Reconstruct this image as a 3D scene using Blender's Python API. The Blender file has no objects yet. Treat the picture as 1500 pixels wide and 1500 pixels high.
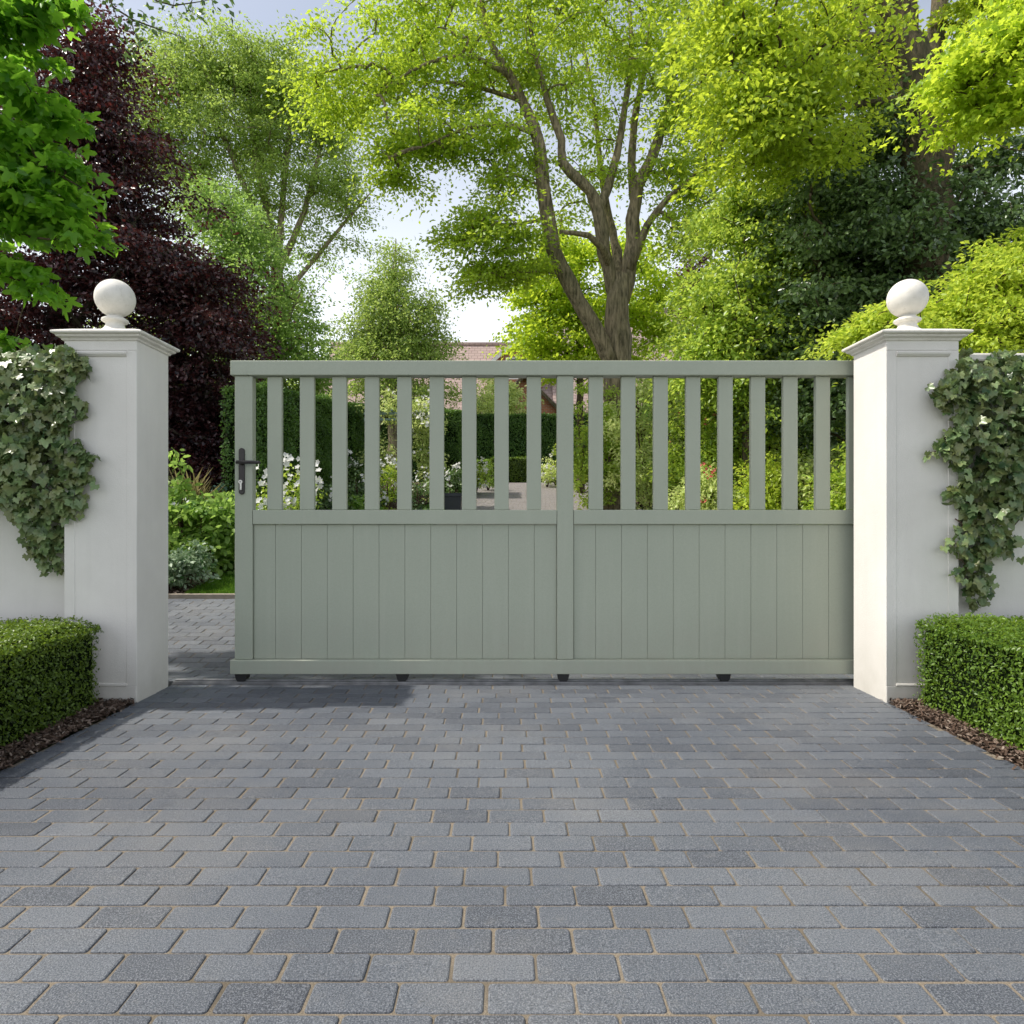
import bpy, bmesh, math, random
import numpy as np
from mathutils import Vector

random.seed(11)
rng = np.random.default_rng(11)
scene = bpy.context.scene
COL = scene.collection
R = math.radians
EYE, FPX, VX, VY = 1.1, 1000.0, 740.0, 757.0      # eye height and measured perspective of the photograph


def ground_z(y):
    """the drive is level in front of the gate and climbs gently behind it"""
    y = np.asarray(y, dtype=float)
    return np.clip(y - 5.0, 0, 17.0) * 0.13


def at(px, py, y):
    return np.array([(px - VX) / FPX * y, y, EYE + (VY - py) / FPX * y])


# ------------------------------------------------------------------ tagging
def tag(o, label=None, cat=None, group=None, kind=None):
    if label: o['label'] = label
    if cat: o['category'] = cat
    if group: o['group'] = group
    if kind: o['kind'] = kind
    return o


def empty(name, loc=(0, 0, 0)):
    o = bpy.data.objects.new(name, None)
    o.empty_display_size = 0.2
    o.location = loc
    COL.objects.link(o)
    return o


def link(name, me, mat, parent=None, smooth=False):
    o = bpy.data.objects.new(name, me)
    COL.objects.link(o)
    if mat is not None:
        for m in (mat if isinstance(mat, (list, tuple)) else [mat]):
            me.materials.append(m)
    if parent is not None:
        o.parent = parent
        o.matrix_parent_inverse = parent.matrix_basis.inverted()
    if smooth:
        me.polygons.foreach_set('use_smooth', np.ones(len(me.polygons), dtype=bool))
    return o


def obj(name, bm, mat, parent=None, smooth=False):
    me = bpy.data.meshes.new(name)
    bm.normal_update()
    bm.to_mesh(me)
    bm.free()
    return link(name, me, mat, parent, smooth)


def box(bm, x0, x1, y0, y1, z0, z1, bev=0.0, seg=2):
    t = bmesh.new()
    bmesh.ops.create_cube(t, size=1.0)
    for v in t.verts:
        v.co = Vector((x0 + (v.co.x + .5) * (x1 - x0), y0 + (v.co.y + .5) * (y1 - y0), z0 + (v.co.z + .5) * (z1 - z0)))
    if bev > 0:
        bmesh.ops.bevel(t, geom=list(t.edges), offset=bev, segments=seg, profile=0.5, affect='EDGES')
    merge(bm, t)


def merge(bm, t):
    t.verts.index_update()
    vs = [bm.verts.new(v.co) for v in t.verts]
    for f in t.faces:
        try:
            nf = bm.faces.new([vs[v.index] for v in f.verts])
            nf.material_index = f.material_index
            nf.smooth = f.smooth
        except ValueError:
            pass
    t.free()


def prism(bm, pts, axis, a, b):
    """outline pts (2D) extruded along an axis from a to b; axis 'y' -> pts are (x, z); 'x' -> (y, z); 'z' -> (x, y)"""
    def mk(p, d):
        return {'y': (p[0], d, p[1]), 'x': (d, p[0], p[1]), 'z': (p[0], p[1], d)}[axis]
    A = [bm.verts.new(mk(p, a)) for p in pts]
    B = [bm.verts.new(mk(p, b)) for p in pts]
    n = len(pts)
    bm.faces.new(A); bm.faces.new(B[::-1])
    for i in range(n):
        bm.faces.new((A[i], B[i], B[(i + 1) % n], A[(i + 1) % n]))
    bmesh.ops.recalc_face_normals(bm, faces=bm.faces)


def square_stack(bm, cx, cy, hx, hy, prof):
    rings = []
    for off, z in prof:
        rings.append([bm.verts.new((cx + sx * (hx + off), cy + sy * (hy + off), z)) for sx, sy in ((-1, -1), (1, -1), (1, 1), (-1, 1))])
    bm.faces.new(rings[0][::-1])
    for a, b in zip(rings, rings[1:]):
        for i in range(4):
            bm.faces.new((a[i], a[(i + 1) % 4], b[(i + 1) % 4], b[i]))
    bm.faces.new(rings[-1])


def lathe(bm, cx, cy, prof, seg=48):
    rings = []
    for r, z in prof:
        if r < 1e-5:
            rings.append([bm.verts.new((cx, cy, z))])
        else:
            rings.append([bm.verts.new((cx + r * math.cos(2 * math.pi * i / seg), cy + r * math.sin(2 * math.pi * i / seg), z)) for i in range(seg)])
    for a, b in zip(rings, rings[1:]):
        for i in range(seg):
            j = (i + 1) % seg
            if len(a) == 1 and len(b) > 1: f = (a[0], b[j], b[i])
            elif len(b) == 1 and len(a) > 1: f = (a[i], a[j], b[0])
            else: f = (a[i], a[j], b[j], b[i])
            bm.faces.new(f).smooth = True


# ------------------------------------------------------------------ materials
def new_mat(name):
    m = bpy.data.materials.new(name)
    m.use_nodes = True
    nt = m.node_tree
    nt.nodes.clear()
    out = nt.nodes.new('ShaderNodeOutputMaterial')
    return m, nt, out


def N(nt, typ, **kw):
    n = nt.nodes.new(typ)
    for k, v in kw.items():
        if k.startswith('i_'):
            n.inputs[k[2:].replace('_', ' ')].default_value = v
        else:
            setattr(n, k, v)
    return n


def noise(nt, coord, scale, detail=4, rough=.55):
    n = N(nt, 'ShaderNodeTexNoise')
    n.inputs['Scale'].default_value = scale
    n.inputs['Detail'].default_value = detail
    n.inputs['Roughness'].default_value = rough
    nt.links.new(coord, n.inputs['Vector'])
    return n.outputs['Fac']


def ramp(nt, fac, stops):
    r = N(nt, 'ShaderNodeValToRGB')
    els = r.color_ramp.elements
    while len(els) < len(stops): els.new(0.5)
    for e, (p, c) in zip(els, stops):
        e.position = p
        e.color = (*c, 1) if len(c) == 3 else c
    nt.links.new(fac, r.inputs['Fac'])
    return r.outputs['Color']


def mix(nt, fac, a, b, blend='MIX'):
    n = N(nt, 'ShaderNodeMix', data_type='RGBA', blend_type=blend)
    for sock, v in ((n.inputs[0], fac), (n.inputs[6], a), (n.inputs[7], b)):
        if isinstance(v, (int, float)): sock.default_value = v
        elif isinstance(v, tuple): sock.default_value = (*v, 1)
        else: nt.links.new(v, sock)
    return n.outputs[2]


def math_n(nt, op, a, b=None):
    n = N(nt, 'ShaderNodeMath', operation=op)
    for i, v in enumerate((a, b)):
        if v is None: continue
        if isinstance(v, (int, float)): n.inputs[i].default_value = v
        else: nt.links.new(v, n.inputs[i])
    return n.outputs[0]


def principled(nt, out, color, rough=.6, spec=.4, metal=0.0, bump=None, bstr=.3, bdist=.01):
    p = N(nt, 'ShaderNodeBsdfPrincipled')
    if isinstance(color, tuple): p.inputs['Base Color'].default_value = (*color, 1)
    else: nt.links.new(color, p.inputs['Base Color'])
    if isinstance(rough, (int, float)): p.inputs['Roughness'].default_value = rough
    else: nt.links.new(rough, p.inputs['Roughness'])
    p.inputs['Specular IOR Level'].default_value = spec
    p.inputs['Metallic'].default_value = metal
    if bump is not None:
        b = N(nt, 'ShaderNodeBump')
        b.inputs['Strength'].default_value = bstr
        b.inputs['Distance'].default_value = bdist
        nt.links.new(bump, b.inputs['Height'])
        nt.links.new(b.outputs['Normal'], p.inputs['Normal'])
    if out is not None:
        nt.links.new(p.outputs[0], out.inputs['Surface'])
    return p.outputs[0]


def coords(nt):
    return N(nt, 'ShaderNodeTexCoord').outputs['Object']


def simple_mat(name, color, rough=.5, spec=.4, metal=0.0, var=.12, nscale=8, bscale=200, bstr=.15, bdist=.002):
    m, nt, out = new_mat(name)
    c = coords(nt)
    n = noise(nt, c, nscale, 5)
    dark = tuple(v * (1 - var) for v in color); light = tuple(min(1, v * (1 + var)) for v in color)
    col = ramp(nt, n, [(.3, dark), (.7, light)])
    principled(nt, out, col, rough, spec, metal, noise(nt, c, bscale, 3), bstr, bdist)
    return m


def leaf_mat(name, dark, light, trans=None, tw=.4, rough=.45, spec=.35, patch=None, pscale=.6):
    """leaf surface; 'tint' is a number stored per leaf"""
    m, nt, out = new_mat(name)
    a = N(nt, 'ShaderNodeAttribute', attribute_name='tint')
    mid = tuple((p + q) / 2 for p, q in zip(dark, light))
    col = ramp(nt, a.outputs['Fac'], [(0, dark), (.5, mid), (1, light)])
    if patch is not None:
        f = ramp(nt, noise(nt, coords(nt), pscale, 3), [(.42, (0, 0, 0)), (.62, (1, 1, 1))])
        col = mix(nt, f, col, mix(nt, .7, col, patch))
    p = principled(nt, None, col, rough, spec)
    t = N(nt, 'ShaderNodeBsdfTranslucent')
    tc = trans or tuple(min(1, v * 1.6) for v in light)
    tcol = mix(nt, .65, col, tc)
    nt.links.new(tcol, t.inputs['Color'])
    mx = N(nt, 'ShaderNodeMixShader')
    mx.inputs[0].default_value = tw
    nt.links.new(p, mx.inputs[1]); nt.links.new(t.outputs[0], mx.inputs[2])
    nt.links.new(mx.outputs[0], out.inputs['Surface'])
    return m


def bark_mat(name, dark, light):
    m, nt, out = new_mat(name)
    c = coords(nt)
    mp = N(nt, 'ShaderNodeMapping'); mp.inputs['Scale'].default_value = (9, 9, 1.6)
    nt.links.new(c, mp.inputs['Vector'])
    n1 = noise(nt, mp.outputs[0], 2.2, 8, .65)
    n2 = noise(nt, c, 1.3, 4)
    col = ramp(nt, n1, [(.35, dark), (.62, light)])
    col = mix(nt, math_n(nt, 'MULTIPLY', n2, .5), col, (.10, .12, .06))
    principled(nt, out, col, .9, .15, 0, n1, .9, .04)
    return m


M = {}
# rendered masonry: off-white paint over fine stucco
m, nt, out = new_mat('painted_render')
c = coords(nt)
big = noise(nt, c, 2.2, 5, .6)
col = ramp(nt, big, [(.3, (.70, .675, .63)), (.7, (.78, .755, .71))])
sep = N(nt, 'ShaderNodeSeparateXYZ'); nt.links.new(c, sep.inputs[0])
splash = N(nt, 'ShaderNodeMapRange'); splash.inputs[1].default_value = .34; splash.inputs[2].default_value = .0
nt.links.new(sep.outputs['Z'], splash.inputs[0])
st = math_n(nt, 'MULTIPLY', splash.outputs[0], noise(nt, c, 9, 6, .7))
col = mix(nt, math_n(nt, 'MULTIPLY', st, .75), col, (.42, .39, .33))
mpv = N(nt, 'ShaderNodeMapping'); mpv.inputs['Scale'].default_value = (10, 10, .7)
nt.links.new(c, mpv.inputs['Vector'])
streak = ramp(nt, noise(nt, mpv.outputs[0], 1.6, 5), [(.50, (0, 0, 0)), (.78, (.12, .12, .12))])
col = mix(nt, streak, col, (.5, .48, .44))
bh = math_n(nt, 'ADD', noise(nt, c, 190, 3), math_n(nt, 'MULTIPLY', noise(nt, c, 40, 3), .5))
principled(nt, out, col, .82, .25, 0, bh, .35, .004)
M['render'] = m
m, nt, out = new_mat('cast_stone')
c = coords(nt)
col = ramp(nt, noise(nt, c, 6, 6, .65), [(.3, (.68, .65, .59)), (.7, (.80, .77, .71))])
col = mix(nt, ramp(nt, noise(nt, c, 38, 4, .7), [(.56, (0, 0, 0)), (.76, (.55, .55, .55))]), col, (.47, .44, .36))
col = mix(nt, ramp(nt, noise(nt, c, 9, 6, .7), [(.5, (0, 0, 0)), (.72, (.45, .45, .45))]), col, (.52, .50, .43))
principled(nt, out, col, .7, .3, 0, noise(nt, c, 120, 4), .25, .003)
M['stone'] = m
# powder coated gate
m, nt, out = new_mat('sage_powder_coat')
c = coords(nt)
col = ramp(nt, noise(nt, c, 160, 2), [(.3, (.352, .385, .304)), (.7, (.388, .420, .336))])
col = mix(nt, ramp(nt, noise(nt, c, 1.3, 3), [(.4, (0, 0, 0)), (.7, (.25, .25, .25))]), col, (.31, .345, .28))
sepg = N(nt, 'ShaderNodeSeparateXYZ'); nt.links.new(c, sepg.inputs[0])
low = N(nt, 'ShaderNodeMapRange'); low.inputs[1].default_value = .55; low.inputs[2].default_value = .05
nt.links.new(sepg.outputs['Z'], low.inputs[0])
dust = math_n(nt, 'MULTIPLY', low.outputs[0], ramp(nt, noise(nt, c, 7, 7, .7), [(.35, (0, 0, 0)), (.75, (.55, .55, .55))]))
col = mix(nt, dust, col, (.36, .34, .28))
mg = N(nt, 'ShaderNodeMapping'); mg.inputs['Scale'].default_value = (14, 14, .8)
nt.links.new(c, mg.inputs['Vector'])
col = mix(nt, ramp(nt, noise(nt, mg.outputs[0], 1.5, 5), [(.5, (0, 0, 0)), (.8, (.22, .22, .22))]), col, (.46, .48, .40))
rg = ramp(nt, noise(nt, c, 3.5, 5), [(.3, (.38, .38, .38)), (.7, (.58, .58, .58))])
principled(nt, out, col, rg, .45, 0, noise(nt, c, 420, 2), .22, .001)
M['gate'] = m
M['black'] = simple_mat('black_plastic', (.014, .014, .015), .45, .45, nscale=30)
M['handle'] = simple_mat('dark_bronze_metal', (.035, .031, .031), .38, .5, .3, nscale=40)
M['silver'] = simple_mat('satin_nickel', (.55, .54, .52), .35, .5, .9, nscale=60)
M['track'] = simple_mat('galvanised_track', (.24, .24, .245), .5, .5, .5, var=.3, nscale=14)
M['white_timber'] = simple_mat('white_timber', (.75, .75, .72), .5)
M['trellis'] = simple_mat('blue_green_timber', (.20, .28, .27), .6)
M['planter'] = simple_mat('lead_planter', (.022, .028, .034), .5)
M['terracotta'] = simple_mat('chimney_pot', (.33, .15, .09), .8)
M['window_glass'] = simple_mat('window_glass', (.05, .06, .07), .08, .6)
M['kerb'] = simple_mat('kerb_stone', (.36, .31, .25), .85, .2, nscale=14, bscale=60, bstr=.5, bdist=.01)
M['stem'] = simple_mat('woody_stem', (.07, .045, .03), .85, .2)
M['green_stem'] = simple_mat('green_stem', (.06, .10, .03), .7, .2)
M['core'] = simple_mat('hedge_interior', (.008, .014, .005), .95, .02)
M['bark_grey'] = bark_mat('grey_brown_bark', (.085, .064, .044), (.42, .33, .225))
M['bark_dark'] = bark_mat('dark_bark', (.03, .022, .015), (.16, .112, .072))
M['bark_red'] = bark_mat('purple_brown_bark', (.02, .013, .012), (.08, .055, .048))

# concrete block paving
m, nt, out = new_mat('slate_paver')
c = coords(nt)
a = N(nt, 'ShaderNodeAttribute', attribute_name='tint').outputs['Fac']
col = ramp(nt, a, [(0, (.044, .050, .063)), (.22, (.064, .073, .089)), (.6, (.096, .109, .128)), (1, (.134, .148, .168))])
speck = noise(nt, c, 260, 2, .6)
col = mix(nt, ramp(nt, speck, [(.44, (0, 0, 0)), (.66, (.9, .9, .9))]), col, (.235, .25, .275))
col = mix(nt, ramp(nt, noise(nt, c, 210, 2, .6), [(.5, (0, 0, 0)), (.68, (.85, .85, .85))]), col, (.045, .05, .062))
big_ = ramp(nt, noise(nt, c, .55, 4, .55), [(.35, (.72, .73, .76)), (.65, (1.12, 1.11, 1.08))])
col = mix(nt, 1.0, col, big_, 'MULTIPLY')
stain = ramp(nt, noise(nt, c, 3.3, 6, .75), [(.62, (0, 0, 0)), (.76, (.5, .5, .5))])
col = mix(nt, stain, col, (.045, .045, .045))
wear = ramp(nt, noise(nt, c, 1.1, 5, .6), [(.5, (0, 0, 0)), (.75, (.32, .32, .32))])
col = mix(nt, wear, col, (.20, .185, .165))
pat = ramp(nt, noise(nt, c, 17, 5, .7), [(.55, (0, 0, 0)), (.8, (.35, .35, .35))])
col = mix(nt, pat, col, (.21, .205, .195))
sepp = N(nt, 'ShaderNodeSeparateXYZ'); nt.links.new(c, sepp.inputs[0])
far = N(nt, 'ShaderNodeMapRange'); far.inputs[1].default_value = 8; far.inputs[2].default_value = 13; far.inputs[4].default_value = .65
nt.links.new(sepp.outputs['Y'], far.inputs[0])
col = mix(nt, far.outputs[0], col, (.27, .235, .215))
hgt = math_n(nt, 'ADD', speck, math_n(nt, 'MULTIPLY', noise(nt, c, 70, 3), .6))
principled(nt, out, col, .62, .35, 0, hgt, .55, .006)
M['paver'] = m
m, nt, out = new_mat('joint_sand')
c = coords(nt)
col = ramp(nt, noise(nt, c, 300, 3, .7), [(.3, (.13, .11, .085)), (.7, (.30, .255, .195))])
col = mix(nt, ramp(nt, noise(nt, c, 2.3, 4), [(.45, (0, 0, 0)), (.65, (.8, .8, .8))]), col, (.10, .085, .065))
principled(nt, out, col, .95, .1, 0, noise(nt, c, 220, 3), .6, .006)
M['sand'] = m
m, nt, out = new_mat('bark_mulch_soil')
c = coords(nt)
v = N(nt, 'ShaderNodeTexVoronoi'); v.inputs['Scale'].default_value = 42; nt.links.new(c, v.inputs['Vector'])
col = ramp(nt, v.outputs['Color'], [(.1, (.03, .02, .014)), (.55, (.085, .058, .043)), (.95, (.17, .13, .105))])
principled(nt, out, col, .95, .1, 0, v.outputs['Distance'], .9, .03)
M['mulch'] = m
m, nt, out = new_mat('mulch_chip')
a = N(nt, 'ShaderNodeAttribute', attribute_name='tint').outputs['Fac']
col = ramp(nt, a, [(0, (.035, .022, .016)), (.5, (.11, .072, .052)), (.9, (.20, .15, .12)), (1, (.30, .25, .20))])
principled(nt, out, col, .9, .15)
M['chip'] = m
m, nt, out = new_mat('mown_turf')
c = coords(nt)
col = ramp(nt, noise(nt, c, 60, 5, .7), [(.3, (.035, .09, .012)), (.7, (.10, .20, .03))])
principled(nt, out, col, .9, .1, 0, noise(nt, c, 90, 3), .8, .02)
M['turf'] = m
m, nt, out = new_mat('open_ground')
c = coords(nt)
col = ramp(nt, noise(nt, c, .4, 8, .6), [(.3, (.04, .065, .02)), (.7, (.09, .10, .045))])
principled(nt, out, col, .95, .1, 0, noise(nt, c, 12, 5), .6, .05)
M['ground'] = m
# roof tiles and brick of the house
m, nt, out = new_mat('clay_roof_tile')
c = coords(nt)
mp = N(nt, 'ShaderNodeMapping'); mp.inputs['Scale'].default_value = (1, 1, 1)
sep = N(nt, 'ShaderNodeSeparateXYZ'); nt.links.new(c, sep.inputs[0])
cmb = N(nt, 'ShaderNodeCombineXYZ')
nt.links.new(math_n(nt, 'ADD', sep.outputs['X'], math_n(nt, 'MULTIPLY', sep.outputs['Y'], .001)), cmb.inputs['X'])
nt.links.new(sep.outputs['Z'], cmb.inputs['Y'])
bt = N(nt, 'ShaderNodeTexBrick')
bt.inputs['Scale'].default_value = 1.0
bt.inputs['Brick Width'].default_value = .32; bt.inputs['Row Height'].default_value = .17
bt.inputs['Mortar Size'].default_value = .018; bt.inputs['Mortar Smooth'].default_value = .4
bt.inputs['Color1'].default_value = (.46, .35, .315, 1); bt.inputs['Color2'].default_value = (.37, .275, .25, 1); bt.inputs['Mortar'].default_value = (.19, .14, .13, 1)
nt.links.new(cmb.outputs[0], bt.inputs['Vector'])
col = mix(nt, ramp(nt, noise(nt, c, 1.2, 6, .7), [(.4, (0, 0, 0)), (.7, (.6, .6, .6))]), bt.outputs['Color'], (.34, .27, .23))
principled(nt, out, col, .85, .2, 0, bt.outputs['Fac'], -.6, .03)
M['tile'] = m
m, nt, out = new_mat('orange_brick')
c = coords(nt)
sep = N(nt, 'ShaderNodeSeparateXYZ'); nt.links.new(c, sep.inputs[0])
cmb = N(nt, 'ShaderNodeCombineXYZ')
nt.links.new(math_n(nt, 'ADD', sep.outputs['X'], sep.outputs['Y']), cmb.inputs['X']); nt.links.new(sep.outputs['Z'], cmb.inputs['Y'])
bt = N(nt, 'ShaderNodeTexBrick')
bt.inputs['Scale'].default_value = 1.0
bt.inputs['Brick Width'].default_value = .225; bt.inputs['Row Height'].default_value = .075; bt.inputs['Mortar Size'].default_value = .008
bt.inputs['Color1'].default_value = (.40, .155, .07, 1); bt.inputs['Color2'].default_value = (.30, .11, .055, 1); bt.inputs['Mortar'].default_value = (.33, .27, .21, 1)
nt.links.new(cmb.outputs[0], bt.inputs['Vector'])
principled(nt, out, bt.outputs['Color'], .85, .2, 0, bt.outputs['Fac'], -.4, .01)
M['brick'] = m

# foliage
L = {}
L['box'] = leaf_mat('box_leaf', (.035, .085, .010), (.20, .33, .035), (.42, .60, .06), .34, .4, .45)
L['box_dark'] = leaf_mat('box_leaf_shaded', (.018, .045, .007), (.15, .24, .022), (.38, .54, .05), .28, .4, .45)  # darker twin of the box leaf, shade put into its colour
L['ivy'] = leaf_mat('ivy_leaf', (.022, .068, .020), (.28, .39, .16), (.30, .45, .13), .15, .34, .5, (.20, .20, .07), 12)
L['maple'] = leaf_mat('maple_leaf', (.030, .11, .010), (.17, .39, .028), (.46, .86, .06), .52, .38, .45)
L['copper'] = leaf_mat('copper_leaf', (.008, .005, .007), (.080, .030, .032), (.26, .05, .04), .2, .36, .5)
L['pale'] = leaf_mat('pale_green_leaf', (.07, .14, .022), (.35, .50, .10), (.65, .82, .16), .48, .45, .35)
L['lime'] = leaf_mat('fresh_lime_leaf', (.07, .17, .025), (.34, .50, .11), (.55, .80, .16), .45, .45, .35)
L['olive'] = leaf_mat('olive_leaf', (.07, .14, .03), (.43, .57, .13), (.68, .84, .19), .48, .45, .35)
L['spring'] = leaf_mat('spring_leaf', (.045, .125, .012), (.42, .61, .05), (.82, .98, .08), .53, .42, .4)
L['acid'] = leaf_mat('yellow_green_leaf', (.15, .30, .016), (.52, .70, .045), (.86, .98, .08), .56, .45, .35)
L['beech'] = leaf_mat('beech_leaf', (.060, .140, .012), (.48, .65, .045), (.85, .98, .08), .52, .42, .4)
L['dark'] = leaf_mat('evergreen_leaf', (.016, .045, .014), (.24, .36, .13), (.24, .42, .09), .2, .30, .55)
L['mixed'] = leaf_mat('mixed_green_leaf', (.05, .14, .015), (.50, .68, .10), (.82, .97, .13), .5, .38, .45)
L['cream'] = leaf_mat('cream_green_leaf', (.17, .30, .05), (.78, .86, .34), (.90, .97, .34), .48, .4, .4)
L['gold'] = leaf_mat('golden_leaf', (.16, .27, .022), (.60, .74, .08), (.88, .98, .12), .5, .45, .35)
L['yew'] = leaf_mat('yew_needle', (.022, .066, .016), (.15, .28, .05), (.24, .42, .05), .26, .48, .35)
L['variegated'] = leaf_mat('variegated_leaf', (.045, .13, .03), (.42, .52, .36), (.4, .55, .3), .25, .45, .35)
L['bluegreen'] = leaf_mat('blue_green_leaf', (.02, .06, .045), (.11, .20, .15), (.2, .35, .2), .25, .4, .4)
L['petal'] = leaf_mat('white_petal', (.72, .72, .68), (.85, .85, .83), (.8, .8, .76), .35, .6, .2)
L['pink'] = leaf_mat('pink_petal', (.45, .06, .05), (.68, .20, .17), (.7, .25, .2), .35, .6, .2)
L['straw'] = leaf_mat('straw_blade', (.20, .17, .07), (.42, .36, .17), (.4, .36, .15), .3, .6, .2)
L['grass'] = leaf_mat('grass_blade', (.04, .11, .010), (.13, .27, .025), (.25, .45, .04), .4, .55, .2)

# ------------------------------------------------------------------ leaf clouds
T_RHOMB = (np.array([(0, 0, 0), (.5, .27, .07), (1, 0, -.04), (.5, -.27, .07)], float), [(0, 2, 1), (0, 3, 2)])
T_OVAL = (np.array([(0, 0, 0), (.28, .25, .05), (.68, .24, .04), (1, 0, -.06), (.68, -.24, .04), (.28, -.25, .05), (.5, 0, -.02)], float),
          [(0, 6, 1), (1, 6, 2), (2, 6, 3), (3, 6, 4), (4, 6, 5), (5, 6, 0)])


def lobed(tips, notch, zt=-.08, stalk=True):
    """fan-shaped lobed leaf: tips = [(angle, length)], notches between them"""
    ring = []
    for i, (ang, ln) in enumerate(tips):
        a = R(ang)
        w = R(13)
        ring.append((ln * .80 * math.cos(a - w), ln * .80 * math.sin(a - w), zt * ln * .5))
        ring.append((ln * math.cos(a), ln * math.sin(a), zt * ln))
        ring.append((ln * .80 * math.cos(a + w), ln * .80 * math.sin(a + w), zt * ln * .5))
        if i < len(tips) - 1:
            b = R((ang + tips[i + 1][0]) / 2)
            ring.append((notch * math.cos(b), notch * math.sin(b), .035))
    v = np.array([(0, 0, 0)] + ring, float)
    f = [(0, i, i + 1) for i in range(1, len(ring))]
    v[:, 0] += 0
    return v, f


T_MAPLE = lobed([(-125, .38), (-62, .72), (0, 1.0), (62, .72), (125, .38)], .40, -.12)
T_IVY = lobed([(-128, .52), (-56, .74), (0, .98), (56, .74), (128, .52)], .60, -.10)
T_BLADE = (np.array([(0, -.05, 0), (0, .05, 0), (.6, .03, .0), (1, 0, -.10), (.6, -.03, .0)], float), [(0, 4, 2), (0, 2, 1), (4, 3, 2)])
T_PETAL = (np.array([(0, 0, 0)] + [(.5 * (1 if i % 2 == 0 else .62) * math.cos(i * math.pi / 5), .5 * (1 if i % 2 == 0 else .62) * math.sin(i * math.pi / 5), .12) for i in range(10)], float),
           [(0, i, i % 10 + 1) for i in range(1, 11)])
T_CHIP = (np.array([(-.5, -.2, 0), (.5, -.14, .02), (.45, .2, .0), (-.4, .16, .03)], float), [(0, 1, 2), (0, 2, 3)])


def unit(v):
    return v / np.maximum(np.linalg.norm(v, axis=1, keepdims=True), 1e-9)


def leaf_cloud(name, pos, nrm, size, tmpl, tint, mat, parent=None, tdir=None):
    V, F = tmpl
    F = np.array(F)
    n = len(pos)
    pos = np.asarray(pos, float)
    nrm = unit(np.asarray(nrm, float))
    d = rng.normal(size=(n, 3)) if tdir is None else np.asarray(tdir, float)
    t = d - nrm * np.sum(d * nrm, axis=1, keepdims=True)
    t = unit(t)
    b = np.cross(nrm, t)
    s = np.asarray(size, float).reshape(n, 1, 1)
    co = pos[:, None, :] + s * (V[None, :, 0:1] * t[:, None, :] + V[None, :, 1:2] * b[:, None, :] + V[None, :, 2:3] * nrm[:, None, :])
    nv, nf, k = len(V), len(F), F.shape[1]
    me = bpy.data.meshes.new(name)
    me.vertices.add(n * nv)
    me.vertices.foreach_set('co', co.astype(np.float32).ravel())
    loops = (F[None] + (np.arange(n) * nv)[:, None, None]).ravel().astype(np.int32)
    me.loops.add(len(loops))
    me.loops.foreach_set('vertex_index', loops)
    me.polygons.add(n * nf)
    me.polygons.foreach_set('loop_start', (np.arange(n * nf) * k).astype(np.int32))
    at_ = me.attributes.new('tint', 'FLOAT', 'FACE')
    at_.data.foreach_set('value', np.repeat(np.clip(tint, 0, 1), nf).astype(np.float32))
    me.update(calc_edges=True)
    me.validate()
    return link(name, me, mat, parent)


def tube(bm, pts, rad, sides=6):
    bm.verts.ensure_lookup_table()
    joined = bm.verts[0] if len(bm.verts) else None
    pts = [Vector(p) for p in pts]
    rings = []
    ref = Vector((.31, .87, .11))
    for i, p in enumerate(pts):
        d = (pts[min(i + 1, len(pts) - 1)] - pts[max(i - 1, 0)])
        if d.length < 1e-6: d = Vector((0, 0, 1))
        d.normalize()
        u = d.cross(ref)
        if u.length < 1e-3: u = d.cross(Vector((1, 0, 0)))
        u.normalize(); w = d.cross(u)
        rings.append([bm.verts.new(p + (u * math.cos(2 * math.pi * k / sides) + w * math.sin(2 * math.pi * k / sides)) * rad[i]) for k in range(sides)])
    for a, b in zip(rings, rings[1:]):
        for k in range(sides):
            bm.faces.new((a[k], a[(k + 1) % sides], b[(k + 1) % sides], b[k])).smooth = True
    bm.faces.new(rings[0][::-1]); bm.faces.new(rings[-1])
    if joined is not None:
        bm.edges.new((joined, rings[0][0]))      # added loose edge, unseen in renders, ties the separate tubes together


def smooth_path(pts, rad, step):
    """resample a limb as a smooth curve"""
    P = np.array(pts, float); n = len(P)
    out, ro = [], []
    for i in range(n - 1):
        p0, p1, p2, p3 = P[max(i - 1, 0)], P[i], P[i + 1], P[min(i + 2, n - 1)]
        m_ = max(2, int(np.linalg.norm(p2 - p1) / step))
        for j in range(m_):
            t = j / m_
            out.append(.5 * ((2 * p1) + (-p0 + p2) * t + (2 * p0 - 5 * p1 + 4 * p2 - p3) * t * t + (-p0 + 3 * p1 - 3 * p2 + p3) * t ** 3))
            ro.append(rad[i] * (1 - t) + rad[i + 1] * t)
    out.append(P[-1]); ro.append(rad[-1])
    return np.array(out), np.array(ro)


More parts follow.
